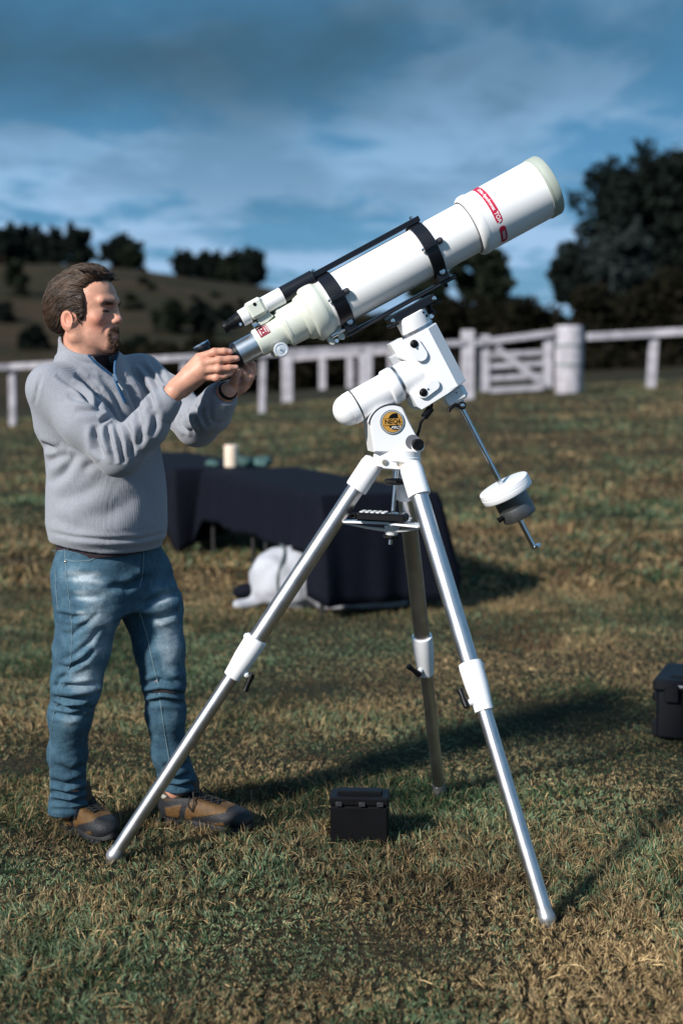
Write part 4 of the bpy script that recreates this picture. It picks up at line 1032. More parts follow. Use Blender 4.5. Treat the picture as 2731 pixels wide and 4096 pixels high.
    def disc(r, h0, h1, name, m, par, seg=48): return MB().lathe(Ec + NRM * h0, NRM, [(0, r * kk), (h1 - h0, r * kk)], seg).build(name, m, par)
    bd = disc(49, 0.0, 0.003, 'badge', BLKP, B); disc(46.5, 0.003, 0.0036, 'badge_rim', mat('badge_silver', (0.45, 0.52, 0.58), 0.4, var=0.03), bd); disc(43, 0.0036, 0.0042, 'badge_ring', BLKP, bd); disc(41, 0.0042, 0.0047, 'badge_field', GOLD, bd)
    def flat(pts, h, m, name): b = MB(); b.add([bp(x, y, h) for x, y in pts], [tuple(range(len(pts)))]); return b.build(name, m, bd, smooth=False)
    # black globe, its right side cut by the gold field's edge
    flat([(12 + 31 * math.cos(a), 1 + 34 * math.sin(a)) if 12 + 31 * math.cos(a) < 38 else (38, 1 + 34 * math.sin(a)) for a in np.linspace(0, 2 * math.pi, 40, endpoint=False) if (12 + 31 * math.cos(a)) ** 2 + (1 + 34 * math.sin(a)) ** 2 < 40.5 ** 2], 0.0051, BLKP, 'globe')
    flat([(-37, -12), (39, -12), (40, 14), (-37, 14)], 0.0055, GOLD, 'name_bar')
    flat([(-37, 14), (40, 14), (40, 15.5), (-37, 15.5)], 0.0058, BLKP, 'bar_line'); flat([(-37, -13.5), (39, -13.5), (39, -12), (-37, -12)], 0.0058, BLKP, 'bar_line')
    def btext(txt, x, y, size, m, shear=0.0, bold=True, sx=1.0):
        v, f = text_mesh(txt, size, bold, shear); b = MB(); b.add([bp(x + q[0] / kk * sx, y + q[1] / kk, 0.0062) for q in v], f); b.build('lettering', m, bd, smooth=False)
    btext('NEQ6', 1, 1, 0.0185, BLKP, sx=1.0); btext('PRO', 10, -23, 0.0125, LETTER, 0.45, False, 1.15)
    # grey recess with the altitude knob
    q = M(1650, 1768, 0.058); MB().lathe(M(1669, 1784, 0.056), NRM, [(0, 0.019), (0.007, 0.019), (0.009, 0.017)], 28).build('knob_boss', WHITE, ch); MB().lathe(q - NRM * 0.004, NRM, [(0, 0.0215), (0.0052, 0.0215)], 32).build('recess_disc', mat('recess_grey', (0.13, 0.13, 0.15), 0.6), ch)
    an = MB().lathe(M(1664, 1777, 0.058), NRM, [(0, 0.012), (0.012, 0.012), (0.013, 0.0165), (0.030, 0.0165), (0.033, 0.014), (0.033, 0.008), (0.031, 0.007)], 24, rib=0.05, nrib=20).build('altitude_knob', BLKP, B)
    # base flange
    fl = MB(); c = M(1588, 1826); fl.lathe(c - [0, 0, 0.004], [0.08, 0, 1], [(-0.010, 0.066), (-0.006, 0.070), (0.006, 0.070), (0.008, 0.067), (0.022, 0.066)], 48).build('base_flange', WHITE, B)
    # cable
    pts = [M(1724, 1600, 0.02), M(1726, 1625, 0.03), M(1718, 1640, 0.04), M(1700, 1665, 0.045), M(1682, 1690, 0.04), M(1676, 1720, 0.03), M(1668, 1745, 0.02), M(1660, 1770, 0.0)]
    cb = MB().tube(np.array(pts), 0.0045, 8).build('cable', BLKP, B)
    MB().tube(np.array([M(1722, 1634, 0.035), M(1696, 1668, 0.045)]), 0.011, 10).build('cable_plug', BLKP, cb)
    # counterweight end
    ce = prism([(-40, 40), (34, 46), (52, 20), (52, -30), (20, -46), (-40, -40)], 272, 330, 'shaft_socket', WHITE, B, 10)
    MB().lathe(S2(8, 290, 46), NRM, [(0, 3 * k), (1.5 * k, 3 * k)], 12).build('screw_hole', BLKP, ce)
    lv = MB().tube(np.array([S2(0, 346, 48), S2(-22, 330, 52), S2(-48, 332, 54), S2(-56, 340, 54)]), np.array([9, 8, 8, 10]) * k, 12).build('shaft_lever', BLKP, B)
    knob(S2, 2, 346, 44, 58, 16, 'lever_hub', BLKP, lv, 20); knob(S2, 2, 346, 58, 63, 9, 'lever_screw', CHROME, lv, 14)
    dl([(322, 24), (345, 22), (356, 17)], 'shaft_collar', GREY, B, t=5)
    sh = dl([(340, 10.5), (992, 10.5)], 'counterweight_shaft', CHROME, B, t=6, seg=24)
    dl([(982, 15), (984, 18), (992, 18), (994, 14)], 'shaft_end_nut', CHROME, sh, t=6, seg=24)
    w1 = dl([(704, 96), (705, 104), (709, 108), (726, 109), (727, 107.5), (729, 107.5), (730, 109), (748, 109), (752, 106)], 'white_weight', WHITE, B, t=6)
    dl([(750, 68), (752, 71), (799, 71), (801, 70), (803, 70), (805, 71), (850, 71), (854, 68)], 'grey_weight', GREYM, B, t=6)
    MB().tube(np.array([S2(-60, 820, 20), S2(-84, 822, 22)]), np.array([9, 12]) * k, 10).build('weight_screw', BLKP, B)
    return B
mount()

def tripod():
    T = thing('tripod', TC * [1, 1, 0], 'steel three-legged tripod with white leg clamps and a small tray', 'tripod')
    tops = [P(1492, 1850, TC[1] - 0.005), P(1642, 1866, TC[1] - 0.07), P(1612, 1880, TC[1] + 0.07)]
    # hub
    hc = M(1583, 1850); ax = np.array([0.08, 0, 1.0])
    hub = MB().lathe(hc, nrm(ax), [(-0.020, 0.045), (0.006, 0.055), (0.008, 0.066)], 40).build('hub', WHITE, T)
    pl = [M(x, y, 0.062) for x, y in ((1516, 1832), (1606, 1836), (1608, 1872), (1598, 1879), (1530, 1874), (1518, 1866))]
    hp = MB().prism(pl, -NRM * 0.07, 0.003).build('hinge_plate', WHITE, T)
    for x, y in ((1538, 1849), (1596, 1853)):
        MB().lathe(M(x, y, 0.062), NRM, [(0, 0.0085), (0.004, 0.0085), (0.0045, 0.005)], 16).build('hinge_bolt', mat('pale_brass', (0.62, 0.54, 0.44), 0.35, metal=0.8), hp)
    clampY = [((1030, 2555), (938, 2713)), ((1880, 2650), (1924, 2846)), ((1688, 2545), (1703, 2692))]
    feet = [footL, footR, footB]
    for i in range(3):
        a = tops[i]; b = feet[i] + [0, 0, 0.0]; d = b - a; Ln = np.linalg.norm(d); u = d / Ln
        # along-leg parameters of the clamp from its photographed rows
        def par(x, y):
            s = np.linspace(0, 1, 2001); q = a + s[:, None] * d; px, py, _ = proj(q); return s[np.argmin((px - x) ** 2 + (py - y) ** 2)] * Ln
        s0, s1 = par(*clampY[i][0]), par(*clampY[i][1])
        lab = ['left', 'right', 'rear'][i]
        leg = MB().lathe(a, u, [(0.05, 0.0255), (s0 + 0.02, 0.0255)], 40).build('leg', STEEL, T)
        low = MB().lathe(a, u, [(s0, 0.0205), (Ln - 0.018, 0.0205)], 36).build('lower_tube', STEEL, leg)
        MB().lathe(a, u, [(Ln - 0.036, 0.0212), (Ln - 0.020, 0.0215), (Ln - 0.016, 0.0235), (Ln + 0.000, 0.0225), (Ln + 0.02, 0.010)], 28).build('foot', mat('metal_tip', (0.45, 0.45, 0.46), 0.4, metal=0.8, var=0.1), leg)
        MB().lathe(a, u, [(-0.012, 0.020), (-0.006, 0.030), (0.01, 0.0335), (0.085, 0.0335), (0.092, 0.0325), (0.094, 0.027)], 36).build('leg_socket', WHITE, leg)
        L_ = s1 - s0
        MB().lathe(a, u, [(s0 - 0.002, 0.027), (s0, 0.0325), (s0 + 0.012, 0.034), (s0 + L_ * 0.5, 0.0325), (s0 + L_ * 0.85, 0.0275), (s1, 0.0262), (s1 + 0.002, 0.021)], 36).build('leg_clamp', WHITE, leg)
        # clamp lever
        side = {0: nrm(np.cross(u, [0, 1, 0])), 1: nrm(np.cross([0, 1, 0], u)), 2: nrm(np.array([-0.6, -0.8, 0]))}[i]
        side = {0: np.array([0.75, -0.2, -0.62]), 1: np.array([-0.95, -0.3, 0]), 2: np.array([-0.55, -0.83, 0])}[i]; side = nrm(side - u * np.dot(side, u))
        c = a + u * (s0 + L_ * 0.78); o2 = np.cross(u, side)
        lb = MB().lathe(c + side * 0.022, side, [(0, 0.010), (0.014, 0.009), (0.016, 0.006), (0.024, 0.006)], 14).build('lever_boss', WHITE, leg)
        e = c + side * 0.048; dirn = {0: nrm(u + side * 0.2), 1: nrm(-u + o2 * 0.2), 2: nrm(-u * 0.75 - np.array([0.7, 0, 0]))}[i]
        MB().tube(np.array([e - dirn * 0.012, e, e + dirn * 0.02, e + dirn * 0.042]), np.array([0.008, 0.010, 0.007, 0.010]), 12).build('lever', BLKP, leg)
        MB().lathe(a + u * (s0 + 0.012) + side * -0.0, nrm(-side), [(0.028, 0.008), (0.036, 0.008), (0.038, 0.005)], 14).build('clamp_boss', WHITE, leg)
    # centre rod, knobs, tray
    top = M(1586, 1868); bot = M(1560, 2178)
    rod = MB().tube(np.array([top, bot]), 0.0065, 14).build('centre_rod', CHROME, T)
    rd = nrm(bot - top)
    def star(px, py, r, h, name):
        c = M(px, py); MB().lathe(c, rd, [(-h, 0.010), (-h * 0.5, r * 0.93), (-h * 0.4, r), (h * 0.4, r), (h * 0.5, r * 0.93), (h, 0.012)], 48, rib=-0.16, nrib=6).build(name, BLKP, T)
    star(1581, 1926, 0.036, 0.010, 'rod_knob'); star(1563, 2147, 0.027, 0.008, 'tray_knob')
    tc = M(1566, 2108)
    # three-armed tray reaching to the legs
    tips = []
    for i in range(3):
        a, b = tops[i], feet[i]; s = 0.0
        w = (a[2] - (tc[2] + 0.018)) / (a[2] - b[2]); q = a + (b - a) * w; q = tc + (q - tc) * 0.86; q[2] = tc[2] + 0.018 - 0.02 * (q[0] - tc[0]); tips.append(q)
    poly = []
    for i in (0, 1, 2):
        d = nrm((tips[i] - tc) * [1, 1, 0]); n = np.array([-d[1], d[0], 0]); 
        poly.append((math.atan2(d[1], d[0]), tips[i], n))
    poly.sort(key=lambda q: q[0]); out = []
    for j, (an, tp, n) in enumerate(poly):
        out += [tp - n * 0.020, tp + n * 0.020]
        nx = poly[(j + 1) % 3]; mid = (tp + nx[1]) / 2; mid = tc + [0, 0, 0.018] + (mid - tc - [0, 0, 0.018]) * 0.8; out.append(mid)
    tr = MB().prism(out, [0, 0, -0.006], 0.0012).build('tray', WHITE, T, sharp=30)
    for i in range(3):
        c0 = tc + [0, 0, -0.012]; q = tips[i] - [0, 0, 0.008]
        MB().tube(np.array([c0, (c0 + q) / 2 - [0, 0, 0.002], q]), np.array([0.010, 0.007, 0.004]), 8, flat=0.6).build('tray_rib', WHITE, tr)
    MB().lathe(tc - [0, 0, 0.028], [0, 0, 1], [(0, 0.012), (0.006, 0.018), (0.03, 0.022)], 24).build('tray_hub', WHITE, tr)
    # hand controller on the tray
    hcx = (tc + tips[0]) / 2; 
    a = P(1445, 2050, TC[1] - 0.03); b = P(1615, 2088, TC[1] - 0.06)
    ctrp = tc + [0, 0, 0.036]
    x = nrm((b - a) * [1, 1, 0]); n = np.array([-x[1], x[0], 0]); zz = np.array([0, 0, 1.0]); x = nrm(x + [0, 0, -0.03])
    cc = (a + b) / 2; cc[2] = tc[2] + 0.034
    H = thing('hand_controller', cc - [0, 0, 0.014], 'black keypad hand controller lying on the tripod tray', 'remote control')
    MB().box(cc, x * 0.072, n * 0.034, zz * 0.012, 0.006).build('case', BLKP, H, sharp=30)
    MB().box(cc + x * 0.046 + zz * 0.0125, x * 0.020, n * 0.025, zz * 0.001).build('display', mat('display', (0.03, 0.04, 0.05), 0.15), H)
    kr = mat('key_grey', (0.62, 0.63, 0.64), 0.5)
    for i in range(5):
        for j in range(3):
            MB().box(cc + x * (-0.058 + 0.016 * i) + n * (-0.019 + 0.019 * j) + zz * 0.0135, x * 0.0055, n * 0.007, zz * 0.002, 0.001).build('key', kr, H)
    co = []
    for i in range(90):
        u = i / 89; an = u * 2 * math.pi * 14; w = cc - x * 0.085 + n * (-0.02 + 0.05 * u) + zz * (0.0 + 0.006 * math.sin(an)) + x * 0.009 * math.cos(an); co.append(w)
    MB().tube(np.array(co), 0.0028, 6).build('coiled_cord', BLKP, H, fix=False)
    return T
tripod()

# ------------------------------------------------------------------ the man
from mathutils.bvhtree import BVHTree
SKIN = mat('skin', (0.5, 0.3, 0.22), 0.48, attr='Col', var=0.07, vscale=60, bump=0.12, bscale=220, spec=0.4, sss=0.12)
KNIT = mat('grey_knit', (0.30, 0.31, 0.33), 0.95, attr='Col', var=0.13, vscale=420, spec=0.1, sheen=0.2, bump=0.12, bscale=600)
DENIM = mat('denim', (0.1, 0.15, 0.2), 0.85, attr='Col', var=0.16, vscale=170, spec=0.15, bump=0.2, bscale=500)
HAIR = mat('brown_hair', (0.1, 0.06, 0.03), 0.5, attr='Col', var=0.12, vscale=40, spec=0.45)
BEARD = mat('beard_hair', (0.1, 0.06, 0.03), 0.55, attr='Col', var=0.12, vscale=40, spec=0.25)
LEATHER = mat('boot_leather', (0.2, 0.12, 0.05), 0.6, attr='Col', var=0.18, vscale=60, spec=0.3, bump=0.3, bscale=180)
BF = np.array([0.73, -0.683, 0]); BL = np.array([0.683, 0.73, 0]); UP = np.array([0, 0, 1.0])
# head frame
HY = R(17); HP = R(3)
Hf = np.array([math.cos(HY) * math.cos(HP), -math.sin(HY) * math.cos(HP), -math.sin(HP)]); Hl = np.array([math.sin(HY), math.cos(HY), 0]); Hu = np.cross(Hf, Hl)
Hc = P(336, 1285, 4.28); HM = np.stack([Hf, Hl, Hu], 1)       # columns: local axes
def hw(x, y, z): return Hc + HM @ np.array([x, y, z], float)
def hloc(V): return (V - Hc) @ HM

J = dict(rs=P(208, 1550, 4.165), re=P(478, 1815, 4.075), rw=P(698, 1568, 4.03), ls=P(568, 1500, 4.44), le=P(790, 1700, 4.27), lw=P(905, 1570, 4.115),
         nk=P(352, 1440, 4.305), ch=P(380, 1610, 4.335), be=P(428, 1990, 4.31), pe=P(437, 2230, 4.33),
         rh=P(345, 2300, 4.26), rk=P(306, 2735, 4.235), ra=P(276, 3225, 4.375), lh=P(565, 2300, 4.40), lk=P(655, 2725, 4.36), la=P(708, 3150, 4.47))

def body_sdf():
    S = Sdf(); h = lambda *a: hw(*a)
    def he(c, r, k=0.02, op='u', rot=None): S.ell(h(*c), r, k, op, HM if rot is None else HM @ rot)
    def hcn(a, b, ra, rb, k=0.012, op='u'): S.cone(h(*a), h(*b), ra, rb, k, op)
    he((-0.014, 0, 0.055), (0.100, 0.076, 0.086), 0.0)
    he((0.040, 0, 0.075), (0.056, 0.062, 0.058), 0.03)
    he((0.036, 0, 0.000), (0.064, 0.061, 0.085), 0.03)
    he((0.034, 0, -0.045), (0.060, 0.053, 0.042), 0.025)
    he((0.096, 0, -0.065), (0.021, 0.021, 0.017), 0.02)
    he((0.080, 0, -0.034), (0.026, 0.030, 0.032), 0.02)
    for s in (-1, 1):
        hcn((0.004, 0.056 * s, -0.050), (0.084, 0.020 * s, -0.070), 0.018, 0.015, 0.02)
        hcn((0.006, 0.060 * s, -0.045), (-0.004, 0.064 * s, 0.0), 0.018, 0.018, 0.02)
        hcn((0.096, 0.010 * s, 0.064), (0.080, 0.047 * s, 0.062), 0.0125, 0.0115, 0.012)
        he((0.064, 0.047 * s, 0.010), (0.020, 0.016, 0.017), 0.02)
        he((0.104, 0.032 * s, 0.038), (0.021, 0.024, 0.013), 0.012, 's')
        he((0.0745, 0.033 * s, 0.034), (0.0165, 0.0185, 0.0135), 0.006)
        hcn((0.095, 0.020 * s, 0.024), (0.083, 0.046 * s, 0.028), 0.0040, 0.0035, 0.006); hcn((0.100, 0.022 * s, 0.0475), (0.088, 0.050 * s, 0.046), 0.0030, 0.0025, 0.006, 's'); hcn((0.0985, 0.022 * s, 0.031), (0.088, 0.048 * s, 0.0315), 0.0026, 0.0022, 0.004, 's')          # lower lid bag
        he((0.1035, 0.0125 * s, 0.003), (0.011, 0.0075, 0.0085), 0.007)
        hcn((0.094, 0.028 * s, -0.004), (0.088, 0.040 * s, -0.034), 0.0022, 0.0015, 0.010, 's')      # fold beside the mouth
        # ear
        th = R(20) * s; rot = np.array([[math.cos(th), -math.sin(th), 0], [math.sin(th), math.cos(th), 0], [0, 0, 1]])
        tl = R(-14); r2 = np.array([[math.cos(tl), 0, math.sin(tl)], [0, 1, 0], [-math.sin(tl), 0, math.cos(tl)]])
        he((-0.014, 0.079 * s, -0.002), (0.025, 0.009, 0.032), 0.006, 'u', rot @ r2)
        he((-0.007, 0.088 * s, 0.003), (0.014, 0.007, 0.019), 0.004, 's', rot @ r2)
        he((0.000, 0.0765 * s, -0.027), (0.011, 0.006, 0.010), 0.006)
        he((0.010, 0.076 * s, -0.006), (0.006, 0.006, 0.008), 0.005)
    hcn((0.095, 0, 0.054), (0.1115, 0, 0.014), 0.0085, 0.0105, 0.012)
    he((0.1135, 0, 0.0075), (0.0125, 0.0125, 0.0105), 0.008)
    hcn((0.104, 0, -0.004), (0.104, 0, -0.020), 0.006, 0.006, 0.010)
    for s in (-1, 1):
        hcn((0.1065, 0.0, -0.0295), (0.092, 0.026 * s, -0.0365), 0.0055, 0.0035, 0.006)
        hcn((0.1045, 0.0, -0.0435), (0.091, 0.022 * s, -0.0385), 0.0065, 0.0035, 0.006)
        hcn((0.1135, 0.0, -0.0362), (0.096, 0.027 * s, -0.0378), 0.0020, 0.0016, 0.003, 's')
        he((0.112, 0.0065 * s, -0.0035), (0.006, 0.0035, 0.003), 0.003, 's')
    hcn((0.03, 0, -0.070), (0.080, 0, -0.074), 0.030, 0.017, 0.02)
    # neck and trunk (mostly under the clothes)
    S.chain([h(-0.004, 0, -0.02), h(0.010, 0, -0.09), J['nk']], [0.058, 0.055, 0.054], 0.02)
    S.chain([h(0.0, 0.0, -0.07), h(-0.005, 0, -0.115)], [0.045, 0.045], 0.03)
    S.cone(J['nk'], J['ch'], 0.046, 0.070, 0.02); S.cone(J['rs'], J['ls'], 0.040, 0.040, 0.02); S.cone(J['ch'], J['be'], 0.075, 0.11, 0.03); S.cone(J['be'], J['pe'], 0.12, 0.115, 0.04)
    S.chain([J['rs'], J['re'], J['rw']], [0.050, 0.042, 0.026], 0.02); S.chain([J['ls'], J['le'], J['lw']], [0.050, 0.042, 0.026], 0.02)
    S.chain([J['rh'], J['rk'], J['ra']], [0.075, 0.055, 0.040], 0.03); S.chain([J['lh'], J['lk'], J['la']], [0.075, 0.055, 0.040], 0.03)
    # hands: points in the telescope's plane (photograph pixel, distance towards the viewer)
    q = lambda x, y, o: M(x, y, o)
    wr = q(706, 1556, 0.030)
    S.chain([J['rw'], wr], [0.027, 0.0265], 0.01)
    mcp = [q(797, 1432, 0.038), q(808, 1456, 0.052), q(809, 1482, 0.054), q(812, 1507, 0.046)]
    for i, m in enumerate(mcp):
        S.cone(wr + (m - wr) * 0.10, m, 0.021, 0.0145 if i < 3 else 0.0135, 0.016)
    S.cone(q(735, 1555, 0.02), q(790, 1518, 0.03), 0.022, 0.017, 0.016)
    S.cone(q(735, 1520, 0.02), q(780, 1450, 0.015), 0.020, 0.015, 0.016)
    fing = [[mcp[0], q(858, 1409, 0.046), q(896, 1405, 0.050), q(921, 1407, 0.047)], [mcp[1], q(876, 1441, 0.062), q(917, 1437, 0.060), q(947, 1434, 0.055)],
            [mcp[2], q(873, 1476, 0.064), q(915, 1473, 0.060), q(944, 1470, 0.054)], [mcp[3], q(866, 1511, 0.056), q(898, 1503, 0.054), q(922, 1494, 0.050)]]
    rad = [[0.0135, 0.0112, 0.0098, 0.0088], [0.0135, 0.0114, 0.0102, 0.0092], [0.0130, 0.0110, 0.0098, 0.0088], [0.0120, 0.0100, 0.0088, 0.0078]]
    H2 = Sdf()
    for f, r in zip(fing, rad):
        F1 = Sdf(); F1.chain(f, r, 0.004); F1.ell(f[1], (0.0122, 0.0122, 0.0122), 0.004)
        c = (f[0] + f[-1]) / 2; S.add(F1, c, np.linalg.norm(f[-1] - f[0]) / 2 + 0.02, 0.0045)
    th = [q(745, 1490, 0.005), q(795, 1432, -0.012), q(845, 1412, -0.018), q(876, 1404, -0.012)]
    F1 = Sdf(); F1.chain(th, [0.017, 0.0135, 0.0115, 0.010], 0.004); S.add(F1, (th[0] + th[-1]) / 2, 0.08, 0.008)
    # left hand reaching up under the focuser from behind
    wl = q(908, 1566, -0.060); S.chain([J['lw'], wl], [0.027, 0.026], 0.01)
    mcl = [q(968, 1552, -0.030), q(982, 1538, -0.045), q(990, 1522, -0.058), q(992, 1505, -0.068)]
    for m in mcl: S.cone(wl + (m - wl) * 0.1, m, 0.021, 0.0145, 0.016)
    fl = [[mcl[0], q(985, 1520, -0.012), q(972, 1492, -0.008), q(958, 1478, -0.008)], [mcl[1], q(1004, 1508, -0.020), q(994, 1478, -0.020), q(980, 1464, -0.022)],
          [mcl[2], q(1012, 1492, -0.034), q(1008, 1466, -0.036), q(996, 1452, -0.038)], [mcl[3], q(1012, 1478, -0.052), q(1012, 1458, -0.054), q(1004, 1446, -0.055)]]
    for f, r in zip(fl, rad):
        F1 = Sdf(); F1.chain(f, r, 0.004); S.add(F1, (f[0] + f[-1]) / 2, 0.07, 0.0045)
    tl = [q(925, 1552, -0.03), q(938, 1524, -0.005), q(945, 1500, 0.004), q(950, 1482, 0.006)]
    F1 = Sdf(); F1.chain(tl, [0.016, 0.013, 0.0115, 0.0095], 0.004); S.add(F1, (tl[0] + tl[-1]) / 2, 0.07, 0.008)
    return S, fing, tl
def man():
    global BODY
    S, fing, tl = body_sdf(); BODY = S
    V, Q = surface_nets(S, (-1.05, 3.85, -0.02), (-0.10, 4.75, 1.80), 0.0032, 20)
    V = relax(V, Q, 1, 0.4)
    loc = hloc(V); x, y, z = loc.T; ay = np.abs(y)
    col = np.tile(np.array([0.56, 0.278, 0.188]), (len(V), 1))
    def blend(m, c, a=1.0):
        m = np.clip(m * a, 0, 1)[:, None]; col[:] = col * (1 - m) + np.array(c) * m
    hd = (np.linalg.norm(loc - [0.02, 0, 0.02], axis=1) < 0.19) & (z > -0.15)
    g = lambda c, r: np.exp(-(((loc - c) / r) ** 2).sum(1)) * hd
    # ruddier cheeks, nose, ears; stubble; lips; lids and lashes
    nz = vnoise(loc, 70, 3)
    for s in (-1, 1): blend(g((0.075, 0.045 * s, 0.002), (0.03, 0.03, 0.022)), (0.53, 0.185, 0.125), 0.9); blend(g((-0.014, 0.082 * s, 0.0), (0.02, 0.012, 0.03)), (0.52, 0.18, 0.12), 0.8)
    blend(g((0.118, 0, 0.006), (0.015, 0.015, 0.014)), (0.55, 0.22, 0.16), 0.6); blend(g((0.09, 0, 0.1), (0.03, 0.06, 0.03)), (0.54, 0.29, 0.20), 0.5)
    # beard field: goatee and moustache dense, jaw stubble thin
    goat = np.maximum.reduce([g((0.108, 0, -0.064), (0.024, 0.028, 0.017)), 0.7 * g((0.098, 0.026, -0.045), (0.014, 0.008, 0.022)), 0.7 * g((0.098, -0.026, -0.045), (0.014, 0.008, 0.022)), g((0.109, 0, -0.0205), (0.016, 0.024, 0.0075))])
    jaw = np.maximum(g((0.06, 0.05, -0.06), (0.055, 0.03, 0.028)), g((0.06, -0.05, -0.06), (0.055, 0.03, 0.028)))
    blend(jaw * (0.7 + 0.5 * nz), (0.30, 0.165, 0.125), 0.65); blend(np.clip(goat * 2.2 - 0.35, 0, 1) * (0.8 + 0.2 * nz), (0.085, 0.042, 0.022), 0.95)
    blend(g((0.109, 0, -0.031), (0.012, 0.018, 0.0035)) + g((0.109, 0, -0.0425), (0.012, 0.016, 0.005)), (0.42, 0.15, 0.12), 0.9)
    for s in (-1, 1):
        blend(np.clip(g((0.086, 0.034 * s, 0.0315), (0.03, 0.016, 0.0050)) * 2.2 - 0.6, 0, 1), (0.030, 0.018, 0.015), 1.0)      # lash line of the lowered lid
        blend(g((0.090, 0.034 * s, 0.044), (0.02, 0.017, 0.005)), (0.40, 0.18, 0.13), 0.5)
        blend(g((0.094, 0.032 * s, 0.0565), (0.03, 0.022, 0.0045)), (0.15, 0.075, 0.045), 0.85)         # brow
        blend(g((0.090, 0.026 * s, 0.022), (0.02, 0.016, 0.006)), (0.40, 0.19, 0.145), 0.5)
    col *= (1 + 0.09 * vnoise(loc, 55, 11) + 0.06 * vnoise(loc, 130, 12))[:, None]; col[:, 0] *= 1 + 0.05 * vnoise(loc, 32, 13)
    # hands: pinker knuckles and nails
    hand = (V[:, 0] > -0.56) & (V[:, 2] > 1.2) & ~hd
    def gw(c, r): return np.exp(-(((V - c) ** 2).sum(1)) / r ** 2) * hand
    for f in fing:
        blend(gw(f[1], 0.012), (0.55, 0.22, 0.15), 0.6); blend(gw(f[0], 0.014), (0.54, 0.24, 0.165), 0.5); blend(gw(f[3], 0.011), (0.60, 0.28, 0.22), 0.7)
        n_ = f[3] + NRM * 0.008; blend(np.clip(gw(n_, 0.0055) * 2.5 - 0.6, 0, 1), (0.66, 0.38, 0.31), 0.8)
    body = np_mesh('person', V, Q.ravel(), np.full(len(Q), 4), SKIN, smooth=True, attrs={'Col': col})
    tag(body, 'bearded man in grey zip sweater and blue jeans turning the focuser of the telescope', 'person')
    dress(body); head_hair(body, V, Q); boots(body)
    return body

def crease(V, N, pts, w, dep, ridge=0.5, lab=None, side=0):
    """press a fold into a garment along a line seen in the photograph (only into the layer `lab`)"""
    px, py, _ = proj(V); d, par = poly_dist(px, py, pts)
    view = nrm(P(*pts[0], 4.3) - np.array([0, 0, CAMH])); face = np.clip(-(N @ view) * 3, 0, 1)
    tp = np.sin(np.clip(par, 0, 1) * math.pi) ** 0.6
    tp = np.where((d > 0) & (par > 0.001) & (par < 0.999), tp, tp)
    a = pts[0]; b = pts[-1]; sgn = np.sign((px - a[0]) * (b[1] - a[1]) - (py - a[1]) * (b[0] - a[0]))
    dd = -dep * np.exp(-(d / w) ** 2) + ridge * dep * np.exp(-((d - 2.0 * w) / (1.3 * w)) ** 2) * (1 + side * sgn)
    dd = dd * tp * face
    if lab is not None: dd = dd * lab
    return V + N * dd[:, None]

